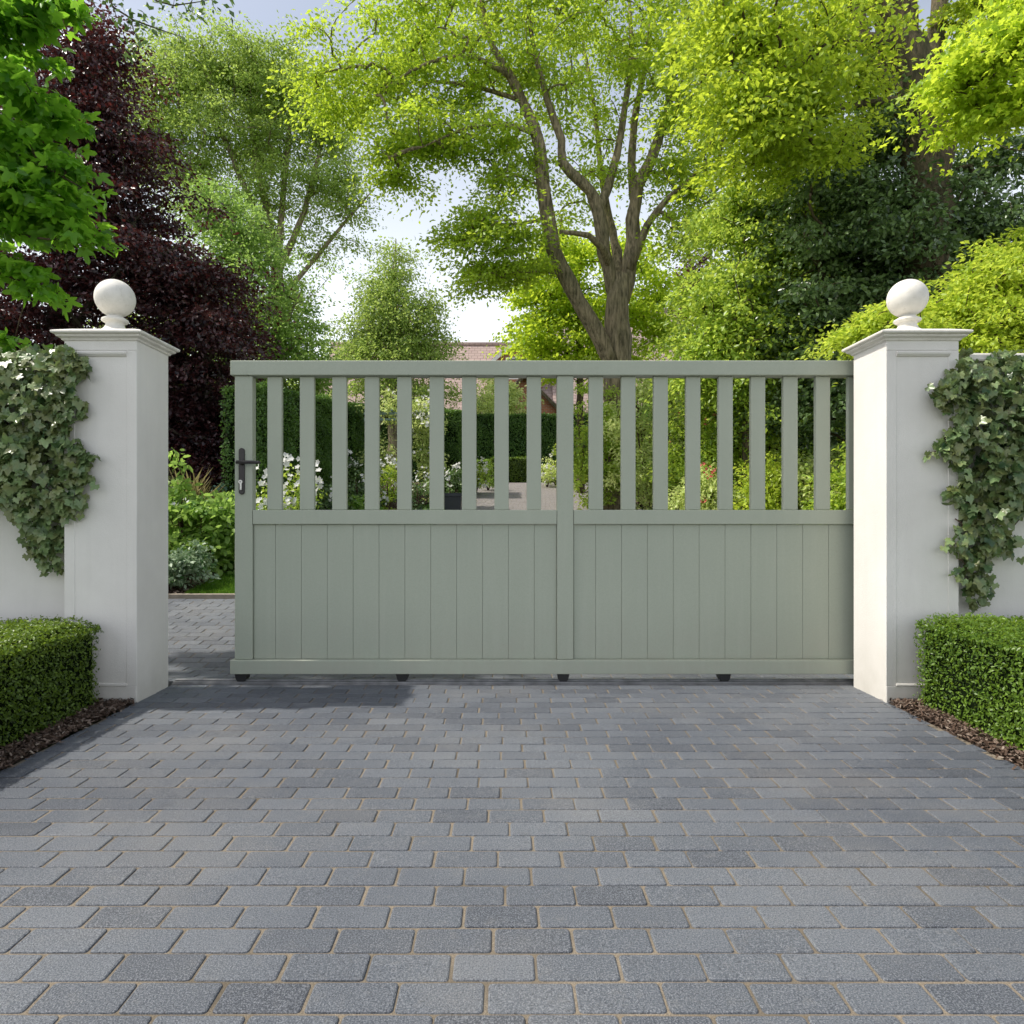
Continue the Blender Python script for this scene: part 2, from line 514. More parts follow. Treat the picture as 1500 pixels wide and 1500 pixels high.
def plant(name, label, cat, limbs, lobes, lmat, bark, leaf=.1, per=60, spread=.35, flat=.6, tip=.006, tmpl=T_RHOMB,
          group=None, crown='crown', wood='trunk', up=.55, branchy=True, shell=2.4, droop=0.0, rough=.30, dens=.84, part=1.0, spray=.55, maxr=None, limb=1.0, tvar=.22, clump=None):
    """limbs: [(points, radii)] drawn as they are; lobes: [(centre, radii, number of leaf clumps)];
    every clump is joined by a branch to the nearest wood."""
    base = np.array(limbs[0][0][0], float)
    root = empty(name, tuple(base))
    tag(root, label, cat, group)
    wood_bm = bmesh.new()
    nodes, rads = [], []
    for pts, rad in limbs:
        P, r = smooth_path(pts, [q * limb for q in rad], max(.25, spread * .7))
        if len(P) > 4 and r[0] > .03:
            P[1:-1] += rng.normal(size=(len(P) - 2, 3)) * r[1:-1, None] * .12
        tube(wood_bm, P, r * (1 + .06 * rng.normal(size=len(r))), 10 if r[0] > .08 else 6)
        nodes.extend(P); rads.extend(r)
    nseed = len(nodes)
    cents = []
    for c0, rr, n in lobes:
        d = unit(rng.normal(size=(n, 3)))
        u = rng.random(n) ** (1 / shell)
        ph = rng.random(3) * 6
        u = u * (1 + rough * (np.sin(d[:, 0] * 4.3 + ph[0]) + np.sin(d[:, 2] * 5.1 + ph[1]) + np.sin(d[:, 1] * 3.7 + d[:, 0] * 2.9 + ph[2])) * .5)
        far = rng.random(n) < .12
        u[far] *= 1.15 + .3 * rng.random(far.sum())
        cents.append(np.array(c0) + d * u[:, None] * np.array(rr))
    cents = np.concatenate(cents)
    if part < 1: cents = cents[rng.random(len(cents)) < part]
    if branchy:
        A = np.zeros((nseed + len(cents) * 4 + 8, 3)); A[:nseed] = nodes
        par = [-1] * nseed; cnt = nseed
        seed = np.array(nodes)
        dist = np.array([np.min(np.sum((seed - c_) ** 2, axis=1)) for c_ in cents])
        paths = []
        for ci in np.argsort(dist):
            c_ = cents[ci]
            dv = c_ - A[:cnt]
            d2 = np.linalg.norm(dv, axis=1) + .6 * np.maximum(0, -dv[:, 2])
            j = int(np.argmin(d2)); p0 = A[j].copy(); ln = np.linalg.norm(c_ - p0)
            idx = [j]
            bow = np.array([0, 0, ln * .12]) + rng.normal(size=3) * ln * .07
            for t in (.34, .67, 1.0):
                A[cnt] = p0 + (c_ - p0) * t + bow * (4 * t * (1 - t))
                par.append(idx[-1]); idx.append(cnt); cnt += 1
            paths.append(idx)
        load = np.zeros(cnt)
        for idx in paths: load[idx[-1]] += 1
        for i in range(cnt - 1, nseed - 1, -1): load[par[i]] += load[i]
        rr_ = np.minimum(tip * np.maximum(load, .6) ** .48, maxr or 9)
        for idx in paths:
            rs = rr_[idx].copy()
            rs[0] = min(rs[1] * 1.15, rads[idx[0]] if idx[0] < nseed else rs[1] * 1.15)
            rs[-1] *= .7
            tube(wood_bm, A[idx], rs, 5 if rs[0] > .012 else 4)
    obj(wood, wood_bm, bark, root)
    n = len(cents)
    cnum = np.maximum(3, (per * dens * (.45 + 1.1 * rng.random(n))).astype(int))
    ci = np.repeat(np.arange(n), cnum)
    mtot = len(ci)
    cs = spread * (.5 + .75 * rng.random(n))
    off = unit(rng.normal(size=(mtot, 3))) * rng.beta(2.2, 1.5, size=(mtot, 1)) * np.array([1.25, 1.25, flat])
    rad_ = cents - base
    rad_[:, 2] = 0
    rad_ = unit(rad_ + rng.normal(size=rad_.shape) * .4 * np.linalg.norm(rad_, axis=1).mean())
    rad_[:, 2] = 0
    along = np.sum(off * rad_[ci], axis=1, keepdims=True)
    off = off + spray * rad_[ci] * along
    off[:, 2] -= spray * .55 * along[:, 0]
    pos = cents[ci] + off * cs[ci][:, None]
    pos[:, 2] -= droop * np.sum(off[:, :2] ** 2, axis=1) * cs[ci]
    gz = ground_z(pos[:, 1]) + .02
    pos[:, 2] = np.maximum(pos[:, 2], gz)
    nrm = rng.normal(size=(mtot, 3)) * .75 + np.array([0, 0, up]) + unit(off) * .35
    tint = np.clip(.5 + tvar * rng.normal(size=mtot) + (.20 * rng.normal(size=n))[ci], 0, 1)
    tdir = off + np.array([0, 0, -.35]) + rng.normal(size=(mtot, 3)) * .5
    leaf_cloud(crown, pos, nrm, leaf * (.7 + .6 * rng.random(mtot)), tmpl, tint, lmat, root, tdir)
    return root, cents


def lb(px, py, y, rx, ry, ryd, n):
    return (at(px, py, y), (rx / FPX * y, ryd, ry / FPX * y), n)


def blooms(root, pts, mat, size, per=5, spread=.05, name='blossom'):
    for p in np.asarray(pts, float):
        pos = p + rng.normal(size=(per, 3)) * spread
        nrm = rng.normal(size=(per, 3)) * .6 + np.array([-.2, -.8, .5])
        leaf_cloud(name, pos, nrm, size * (.7 + .6 * rng.random(per)), T_PETAL, rng.random(per), mat, root)


def bush(name, label, cat, x, y, rx, ry, h, lmat, n=40, leaf=.06, per=45, spread=.18, bloom=None, bark=None, group=None, tmpl=T_RHOMB, low=.1, up=.5, tvar=.22):
    z = float(ground_z(y))
    c = np.array([x, y, z + h * (.5 + low * .5)])
    limbs = []
    for k in range(4):
        a = k * 1.6 + rng.random()
        limbs.append(([(x, y, z - .03), (x + rx * .3 * math.cos(a), y + ry * .3 * math.sin(a), z + h * .35), (x + rx * .55 * math.cos(a), y + ry * .55 * math.sin(a), z + h * .7)],
                      [.022, .015, .008]))
    root, cents = plant(name, label, cat, limbs, [(c, (rx, ry, h * .5), n)], lmat, bark or M['stem'], leaf, per, spread, .75, .004, tmpl, group, 'leaves', 'stems', up, True, 3.2, rough=.18, dens=1.0, spray=.15, tvar=tvar)
    if bloom:
        mat, cnt, size, per_ = bloom
        score = 1.1 * (c[1] - cents[:, 1]) / ry + .9 * (cents[:, 2] - c[2]) / (h * .5) + .55 * rng.normal(size=n)
        pick = cents[np.argsort(-score)[:cnt]]
        out_ = unit(pick - c) * np.array([1, 1, .8]) * spread * .8
        blooms(root, pick + out_ + np.array([0, -.04, .05]), mat, size, per_, size * .7)
    return root


def hedge(name, label, x0, x1, y0, y1, h, mat, leaf, count, sides='fblrt', shoots=.012, base_z=None, group=None, rise=True, core_in=.03, top_tint=0.0, tmpl=T_RHOMB, wob=.02, cat='hedge', rnd=.05):
    """clipped hedge: solid near-black core and a skin of separate leaves on the faces"""
    g = lambda y: ground_z(y) if rise else np.full_like(np.asarray(y, float), float(ground_z(y0)))
    root = empty(name, ((x0 + x1) / 2, (y0 + y1) / 2, float(g((y0 + y1) / 2))))
    tag(root, label, cat, group)
    bm = bmesh.new()
    ny = max(2, int((y1 - y0) / .5) + 1)
    ys = np.linspace(y0 + core_in, y1 - core_in, ny)
    rows = []
    for y in ys:
        z = float(g(y))
        xa, xb = x0 + core_in, x1 - core_in
        zt = z + h - core_in
        rows.append([bm.verts.new(p) for p in ((xa, y, z - .02), (xb, y, z - .02), (xb, y, zt - rnd), (xb - rnd, y, zt), (xa + rnd, y, zt), (xa, y, zt - rnd))])
    for a, b in zip(rows, rows[1:]):
        for i in range(6): bm.faces.new((a[i], a[(i + 1) % 6], b[(i + 1) % 6], b[i]))
    bm.faces.new(rows[0]); bm.faces.new(rows[-1][::-1])
    bmesh.ops.recalc_face_normals(bm, faces=bm.faces)
    obj('twigs', bm, M['core'], root)  # solid near-black body filling the hedge, no separate twigs
    W, D = x1 - x0, y1 - y0
    areas = {'f': W * h, 'b': W * h * .3, 'l': D * h, 'r': D * h, 't': W * D}
    tot = sum(areas[s] for s in sides)
    P, Nn, Tt = [], [], []
    for s in sides:
        n = int(count * areas[s] / tot)
        u, v = rng.random(n), rng.random(n)
        x = x0 + W * u; y = y0 + D * v; zz = h * rng.random(n)
        if s == 'f': y = np.full(n, y0); nr = (0, -1, .25)
        elif s == 'b': y = np.full(n, y1); nr = (0, 1, .25)
        elif s == 'l': x = np.full(n, x0); nr = (-1, 0, .25)
        elif s == 'r': x = np.full(n, x1); nr = (1, 0, .25)
        else: zz = np.full(n, h); nr = (0, 0, 1)
        depth = -core_in * 1.1 * rng.random(n) ** .8 + shoots * rng.normal(size=n) + wob * (np.sin(x * 7.1 + y * 5.3) + np.sin(zz * 9 + x * 3 + y * 4.1)) * .5
        nv = np.array(nr, float)
        p = np.stack([x, y, g(y) + zz], 1) + depth[:, None] * unit(nv[None])[0]
        # soften the arrises
        ex = np.minimum(p[:, 0] - x0, x1 - p[:, 0]); et = (g(y) + h) - p[:, 2]
        cut = np.maximum(0, rnd - ex) * np.maximum(0, rnd - et) / max(rnd, 1e-6)
        p[:, 2] -= cut * .8
        P.append(p); Nn.append(nv + rng.normal(size=(n, 3)) * .7)
        Tt.append(.45 + .22 * rng.normal(size=n) + (top_tint if s == 't' else 0) + .10 * np.sin(x * 3 + zz * 5 + y * 2))  # top leaves lighter, the sunlight on them put into their tint
    P, Nn, Tt = np.concatenate(P), np.concatenate(Nn), np.concatenate(Tt)
    P[:, 2] = np.maximum(P[:, 2], g(P[:, 1]) + .01)
    leaf_cloud('leaves', P, Nn, leaf * (.65 + .7 * rng.random(len(P))), tmpl, Tt, mat, root)
    return root


# ------------------------------------------------------------------ ground
bm = bmesh.new()
xs = [-400, -60, -12, 0, 12, 60, 400]
ys = [-60, -10, 0, 4.9, 5.4, 8, 12, 16, 20, 21.6, 22.4, 30, 60, 150, 600]
grid = [[bm.verts.new((x, y, float(ground_z(y)) - .045)) for x in xs] for y in ys]
for a, b in zip(grid, grid[1:]):
    for i in range(len(xs) - 1): bm.faces.new((a[i], a[i + 1], b[i + 1], b[i]))
tag(obj('ground', bm, M['ground']), kind='structure')

XL, XR = -2.19, 2.27          # edges of the drive in front of the gate


def pavers():
    """every block is a bevelled stone with its own shade; sand sheet between them"""
    bw, bd, gap, bev, ch = .205, .1056, .0066, .0048, .0095
    ring = lambda x0, x1, y0, y1, c_: [(x0 + c_, y0), (x1 - c_, y0), (x1 - c_ * .3, y0 + c_ * .3), (x1, y0 + c_), (x1, y1 - c_), (x1 - c_ * .3, y1 - c_ * .3), (x1 - c_, y1), (x0 + c_, y1), (x0 + c_ * .3, y1 - c_ * .3), (x0, y1 - c_), (x0, y0 + c_), (x0 + c_ * .3, y0 + c_ * .3)]
    V, F, T = [], [], []
    y = -.6
    row = 0
    phase = 0.0
    while y < 21.8:
        yc = y + bd / 2
        if yc < 4.60: lo, hi = XL, XR
        elif yc < 7.0: lo, hi = -4.2, 4.2
        else: lo, hi = -1.55 + .055 * (yc - 7), 2.7 + .03 * (yc - 7)
        off = rng.random() * .35
        phase = (phase + .5 + (rng.random() - .5) * .24) % 1.0
        x = lo - phase * bw
        while x < hi - .01:
            a, b = max(x, lo), min(x + bw, hi)
            jx = (rng.random() - .5) * .004
            if b - a > .035 and not (4.475 < yc < 4.60 and True):
                x0, x1 = a + gap / 2 + jx, b - gap / 2 + jx
                y0, y1 = y + gap / 2 + (rng.random() - .5) * .0025, y + bd - gap / 2 + (rng.random() - .5) * .0025
                dz = (rng.random() - .5) * .0026
                tl = (rng.random(2) - .5) * .012
                cx, cy = (x0 + x1) / 2, (y0 + y1) / 2
                n0 = len(V)
                for (ins, z) in ((bev, 0.0), (bev * .3, -bev * .35), (0, -bev), (0, -.03)):
                    for p in ring(x0 + ins, x1 - ins, y0 + ins, y1 - ins, ch - ins * .6):
                        V.append((p[0], p[1], float(max(0, min(p[1] - 5, 17)) * .13) + dz + z + (p[0] - cx) * tl[0] + (p[1] - cy) * tl[1]))
                k = 12
                F.append(list(range(n0, n0 + k)))
                for q in range(3):
                    for i in range(k):
                        j = (i + 1) % k
                        F.append([n0 + q * k + i, n0 + (q + 1) * k + i, n0 + (q + 1) * k + j, n0 + q * k + j])
                t = np.clip(.58 + .17 * rng.normal(), 0, 1)
                if rng.random() < .14: t = .12 + .15 * rng.random()
                T += [t] * (1 + 3 * k)
            x += bw
        y += bd
        row += 1
    # bed of jointing sand as part of the drive
    n0 = len(V); nf0 = len(F)
    bands = [(-.6, XL, XR), (4.60, XL, XR), (4.60, -4.2, 4.2), (5.0, -4.2, 4.2), (7.0, -4.2, 4.2), (7.0, -1.55, 2.7), (12, -1.275, 2.85), (21.8, -.735, 3.14)]
    for (yy, a, b) in bands:
        V += [(a, yy, float(ground_z(yy)) - .0046), (b, yy, float(ground_z(yy)) - .0046)]
    for i in range(len(bands) - 1):
        if bands[i][0] == bands[i + 1][0]: continue
        F.append([n0 + 2 * i, n0 + 2 * i + 1, n0 + 2 * i + 3, n0 + 2 * i + 2]); T.append(.5)
    me = bpy.data.meshes.new('driveway')
    me.from_pydata(V, [], F)
    me.attributes.new('tint', 'FLOAT', 'FACE').data.foreach_set('value', np.array(T, np.float32))
    mi = np.zeros(len(F), np.int32); mi[nf0:] = 1
    me.update()
    o = link('driveway', me, [M['paver'], M['sand']])
    me.polygons.foreach_set('material_index', mi)
    tag(o, kind='structure')


pavers()


def sheet(name, pts, mat, lift, kind='structure', sub=0, bump=0.0):
    bm = bmesh.new()
    vs = [bm.verts.new((x, y, float(ground_z(y)) + lift)) for x, y in pts]
    bm.faces.new(vs)
    if sub:
        bmesh.ops.triangulate(bm, faces=bm.faces)
        bmesh.ops.subdivide_edges(bm, edges=bm.edges, cuts=sub, use_grid_fill=True)
        for v in bm.verts: v.co.z = float(ground_z(v.co.y)) + lift + bump * (math.sin(v.co.x * 19 + v.co.y * 7) * math.sin(v.co.y * 23) + random.random())
    bmesh.ops.recalc_face_normals(bm, faces=bm.faces)
    for f in bm.faces:
        if f.normal.z < 0: f.normal_flip()
    o = obj(name, bm, mat)
    tag(o, kind=kind)
    return o


sheet('planting_bed', [(XL - .005, -1), (XL - .005, 4.42), (-9, 4.42), (-9, -1)], M['mulch'], -.012, sub=24, bump=.018)
sheet('planting_bed', [(XR + .005, -1), (9, -1), (9, 4.42), (XR + .005, 4.42)], M['mulch'], -.012, sub=24, bump=.018)
sheet('garden_bed', [(-14, 7.05), (-3.35, 7.05), (-3.2, 8.4), (-2.6, 8.6), (-2.3, 12), (-1.6, 16.8), (-1.1, 21.9), (-14, 21.9)], M['mulch'], .015, sub=14, bump=.03)
sheet('garden_bed', [(2.8, 7.05), (14, 7.05), (14, 21.9), (3.2, 21.9)], M['mulch'], .015, sub=10, bump=.03)
sheet('lawn', [(-3.34, 7.05), (-1.62, 7.05), (-1.3, 12), (-.8, 21.9), (-1.05, 21.9), (-1.55, 16.8), (-2.25, 12), (-2.55, 8.6), (-3.17, 8.4)], M['turf'], .03, sub=6)
# blades on the near lawn
nb = 26000
bx = -3.32 + 1.7 * rng.random(nb); by = 7.06 + 1.9 * rng.random(nb) ** 1.2
k = ~((by > 8.35) & (bx < -2.6))
bx, by = bx[k], by[k]
leaf_cloud('grass', np.stack([bx, by, ground_z(by) + .03], 1), rng.normal(size=(len(bx), 3)) * np.array([1, 1, .2]), .028 + .022 * rng.random(len(bx)), T_BLADE,
           rng.random(len(bx)), L['grass'], None, np.tile([0, 0, 1.0], (len(bx), 1)) + rng.normal(size=(len(bx), 3)) * .35)
tag(bpy.data.objects['grass'], kind='stuff')


def chips(x0, x1, y0, y1, n):
    x = x0 + (x1 - x0) * rng.random(n); y = y0 + (y1 - y0) * rng.random(n)
    p = np.stack([x, y, ground_z(y) + .008 + .02 * rng.random(n)], 1)
    return p


P = np.concatenate([chips(XL - .42, XL + .0, 1.9, 4.05, 11000), chips(XL - .20, XL + .02, 1.9, 4.03, 900), chips(XL, XL + .06, 1.9, 4.03, 130), chips(-2.62, -2.2, 3.7, 4.03, 800)])
leaf_cloud('bark_mulch', P, rng.normal(size=(len(P), 3)) * .45 + np.array([0, 0, 1]), .011 + .019 * rng.random(len(P)), T_CHIP, rng.random(len(P)), M['chip'])
tag(bpy.data.objects['bark_mulch'], kind='stuff')
P = np.concatenate([chips(XR, XR + .42, 1.9, 4.05, 11000), chips(XR - .02, XR + .2, 1.9, 4.03, 900), chips(XR - .06, XR, 1.9, 4.03, 130), chips(2.28, 2.7, 3.7, 4.03, 800)])
o = leaf_cloud('bark_mulch', P, rng.normal(size=(len(P), 3)) * .45 + np.array([0, 0, 1]), .011 + .019 * rng.random(len(P)), T_CHIP, rng.random(len(P)), M['chip'])
tag(o, kind='stuff')
P = np.concatenate([chips(-3.9, -3.3, 7.1, 9.5, 2500)])
P[:, 2] += .02
o = leaf_cloud('bark_mulch', P, rng.normal(size=(len(P), 3)) * .45 + np.array([0, 0, 1]), .03 + .03 * rng.random(len(P)), T_CHIP, rng.random(len(P)), M['chip'])
tag(o, kind='stuff')
# stone kerb between inner drive and lawn
bm = bmesh.new()
zk = float(ground_z(7.02))
box(bm, -4.2, -1.56, 7.0, 7.055, zk - .05, zk + .045, .006)
tag(obj('kerb', bm, M['kerb']), kind='structure')
bm = bmesh.new()
box(bm, 2.72, 4.2, 7.0, 7.055, zk - .05, zk + .045, .006)
tag(obj('kerb', bm, M['kerb']), kind='structure')

# ------------------------------------------------------------------ gate track
bm = bmesh.new()
box(bm, -2.188, 5.6, 4.476, 4.598, -.03, .004, .0)
box(bm, -2.188, 5.6, 4.487, 4.505, .002, .014, .003)
box(bm, -2.188, 5.6, 4.520, 4.548, .002, .024, .007)
box(bm, -2.188, 5.6, 4.568, 4.586, .002, .012, .003)
tag(obj('gate_track', bm, M['track']), 'grey metal ground track running across the paved drive under the gate', 'gate track')

# ------------------------------------------------------------------ sliding gate
gx = lambda px: (px - VX) * .0045
gz = lambda py: EYE + (VY - py) * .0045
gate = empty('sliding_gate', (0, 4.53, 0))
tag(gate, 'sage green slatted sliding gate standing slightly open between the white pillars', 'gate')


def gpart(name, boxes, mat=None, bev=.004):
    bm = bmesh.new()
    for b in boxes: box(bm, *b, bev)
    return obj(name, bm, mat or M['gate'], gate)


END = 1316
gpart('top_rail', [(gx(339), gx(END), 4.478, 4.585, gz(550.5), gz(529))], bev=.005)
gpart('bottom_rail', [(gx(339), gx(END), 4.474, 4.588, gz(986.5), gz(966))], bev=.005)
gpart('middle_rail', [(gx(370.5), gx(815.5), 4.494, 4.566, gz(768), gz(747)), (gx(840.5), gx(1285.5), 4.494, 4.566, gz(768), gz(747))])
for a, b in ((344, 370), (816, 840), (1286, 1312)):
    gpart('stile', [(gx(a), gx(b), 4.496, 4.564, gz(966) + .001, gz(550.5) - .001)])
pk = [390.5 + 47.65 * i for i in range(9)] + [862.8 + 47.65 * i for i in range(9)]
for p in pk:
    gpart('picket', [(gx(p), gx(p + 21.2), 4.512, 4.548, gz(747) + .001, gz(550.5) - .001)], bev=.0035)
for x0, joints in ((370.5, [402.3 + 38.05 * i for i in range(11)]), (840.5, [873 + 38.05 * i for i in range(11)])):
    x1 = x0 + 445
    edges = [x0] + joints + [x1]
    bm = bmesh.new()
    for a, b in zip(edges, edges[1:]):
        if b - a > 3:
            box(bm, gx(a) + .0006, gx(b) - .0006, 4.516, 4.540, gz(966) + .001, gz(768) - .001, .0022, 2)
    box(bm, gx(x0), gx(x1), 4.528, 4.534, gz(966) + .002, gz(768) - .002, 0)
    obj('panel', bm, M['gate'], gate)
for c_ in (353, 589, 825, 1061.5, 1298):
    bm = bmesh.new()
    w0, w1 = .044, .027
    x = gx(c_)
    pts = [(x - w0, .072), (x - w0 + .004, .060)] + [(x - w1 - .006, .030)] + [(x + w1 * math.cos(t), .026 + .022 * math.sin(t)) for t in np.linspace(math.pi * 1.05, math.pi * 1.95, 8)] + [(x + w1 + .006, .030), (x + w0 - .004, .060), (x + w0, .072)]
    prism(bm, pts, 'y', 4.496, 4.566)
    obj('roller_foot', bm, M['black'], gate)
# handle with lever and lock cylinder
hx, w = gx(355.0), .0185
top, bot = gz(656.5), gz(724.5)
bm = bmesh.new()
pts = [(hx + w * math.cos(t), top - w + w * math.sin(t)) for t in np.linspace(0, math.pi, 12)] + [(hx - w * .9 + w * .9 * 0 + w * .9 * (1 - math.cos(t)) * 0 + (w * .9) * 0 + (-w * .1), 0) for t in []]
pts = [(hx + w * math.cos(t), top - w + w * math.sin(t)) for t in np.linspace(0, math.pi, 12)] + [(hx + w * math.cos(t), bot + w + w * math.sin(t)) for t in np.linspace(math.pi, 2 * math.pi, 12)]
prism(bm, pts, 'y', 4.482, 4.497)
bmesh.ops.bevel(bm, geom=[e for e in bm.edges if abs(e.verts[0].co.y - e.verts[1].co.y) < 1e-6 and e.verts[0].co.y < 4.49], offset=.004, segments=2, profile=.5, affect='EDGES')
plate = obj('handle_plate', bm, M['handle'], gate)
bm = bmesh.new()
zl = gz(678)
tube(bm, [(hx + .001, 4.486, zl), (hx + .001, 4.445, zl)], [.014, .013], 14)
tube(bm, [(hx - .02, 4.443, zl), (hx - .018, 4.443, zl), (hx + .06, 4.442, zl), (hx + .125, 4.446, zl - .001), (hx + .138, 4.449, zl - .002)], [.009, .0125, .0115, .0105, .007], 14)
lv = obj('lever', bm, M['handle'], gate)
bm = bmesh.new()
zc = gz(706)
tube(bm, [(hx - .002, 4.484, zc), (hx - .002, 4.470, zc)], [.0135, .0125], 18)
box(bm, hx - .0095, hx + .0055, 4.472, 4.484, zc - .056, zc - .008, .004)
obj('lock_cylinder', bm, M['silver'], gate)
bm = bmesh.new()
box(bm, hx - .0065, hx - .0005, 4.4685, 4.4715, zc - .005, zc + .005, .0005)
obj('keyhole', bm, M['black'], gate)
for o in gate.children:
    if o.name.startswith(('lever', 'lock_cylinder', 'keyhole')):
        o.parent = plate
        o.matrix_parent_inverse = (gate.matrix_basis).inverted() if False else plate.matrix_basis.inverted()
# children of the plate keep their world position: the plate's own offset comes from the gate's empty


# ------------------------------------------------------------------ pillars and walls
def pillar(x0, x1, label, side):
    y0, y1 = 4.04, 4.42
    cx, cy = (x0 + x1) / 2, (y0 + y1) / 2
    root = empty('gate_pillar', (cx, cy, 0))
    tag(root, label, 'pillar', 'gate pillars')
    hx_, hy_ = (x1 - x0) / 2, (y1 - y0) / 2
    ztop = 2.145
    bm = bmesh.new()
    box(bm, x0, x1, y0 + .0035, y1, -.05, ztop, .004)
    m_ = .062
    zb, zt = .098, 2.085
    # raised borders around the sunk front panel
    box(bm, x0 + .0005, x0 + m_, y0, y0 + .012, zb, zt, .0025)
    box(bm, x1 - m_, x1 - .0005, y0, y0 + .012, zb, zt, .0025)
    box(bm, x0 + .0005, x1 - .0005, y0 - .001, y0 + .012, -.05, zb, .005)
    box(bm, x0 + .0005, x1 - .0005, y0 - .001, y0 + .012, zt, ztop - .001, .004)
    obj('shaft', bm, M['render'], root)
    bm = bmesh.new()
    xa, xb = x0 + m_ - .004, x1 - m_ + .004
    prof = [(y0 + .012, 2.045), (y0 - .004, 2.050), (y0 - .016, 2.062), (y0 - .018, 2.072), (y0 - .012, 2.078), (y0 + .012, 2.081)]
    prism(bm, prof, 'x', xa, xb)
    t = bmesh.new()
    prism(t, [(y0 + .012, zb + .001), (y0 - .008, zb + .003), (y0 - .007, zb + .012), (y0 + .012, zb + .022)], 'x', xa, xb)
    merge(bm, t)
    obj('panel_moulding', bm, M['render'], root)
    bm = bmesh.new()
    prof = [(.001, ztop - .006), (.010, ztop), (.012, ztop + .007), (.018, ztop + .011), (.030, ztop + .017), (.034, ztop + .024), (.033, ztop + .028), (.042, ztop + .030), (.050, ztop + .035), (.052, ztop + .043), (.049, ztop + .049), (.030, ztop + .056), (-.03, ztop + .076), (-.09, ztop + .088)]
    square_stack(bm, cx, cy, hx_, hy_, prof)
    obj('cap', bm, M['stone'], root)
    bm = bmesh.new()
    zt_ = ztop + .084
    bx_ = cx + side * .022
    zc_ = 2.452; r = .115
    prof = [(.0, zt_ - .01), (.112, zt_ - .01), (.112, zt_ + .004), (.098, zt_ + .010), (.076, zt_ + .022), (.060, zt_ + .038), (.053, zt_ + .054), (.053, zt_ + .066), (.058, zt_ + .071), (.070, zt_ + .075), (.077, zt_ + .083), (.074, zt_ + .092), (.064, zt_ + .097)]
    z_in = zt_ + .115
    a0 = math.asin(max(-1, (z_in - zc_) / r))
    prof += [(r * math.cos(t), zc_ + r * math.sin(t)) for t in np.linspace(a0, math.pi / 2, 30)]
    prof[-1] = (0, zc_ + r)
    lathe(bm, bx_, cy, prof)
    obj('ball_finial', bm, M['stone'], root)
    return root


pillar(-2.61, -2.18, 'white gate pillar beside the open gap, near the door handle end of the gate', -1)
pillar(2.255, 2.685, 'white gate pillar with sunlit inner face that the closed end of the gate slides behind', 1)


def wall(x0, x1, label):
    root = empty('garden_wall', ((x0 + x1) / 2, 4.28, 0))
    tag(root, label, 'wall', 'white garden walls')
    bm = bmesh.new()
    box(bm, x0, x1, 4.16, 4.38, -.05, 2.04, .004)
    obj('wall_face', bm, M['render'], root)
    bm = bmesh.new()
    box(bm, x0 + .001, x1 - .001, 4.12, 4.42, 2.04, 2.09, .012)
    obj('coping', bm, M['stone'], root)
    inner = x1 if x0 < 0 else x0
    s = -1 if x0 < 0 else 1
    bm = bmesh.new()
    a, b = sorted((inner, inner + s * .045))
    box(bm, a, b, 4.12, 4.165, -.05, 2.038, .006)
    obj('edge_strip', bm, M['render'], root)


wall(-12, -2.611, 'white rendered garden wall behind the shaded box hedge')
wall(2.686, 12, 'white rendered garden wall behind the sunlit box hedge')


# ------------------------------------------------------------------ ivy on the walls
def in_poly(px, py, poly):
    inside = np.zeros(len(px), bool)
    j = len(poly) - 1
    for i in range(len(poly)):
        xi, yi = poly[i]; xj, yj = poly[j]
        c_ = ((yi > py) != (yj > py)) & (px < (xj - xi) * (py - yi) / (yj - yi + 1e-9) + xi)
        inside ^= c_
        j = i
    return inside


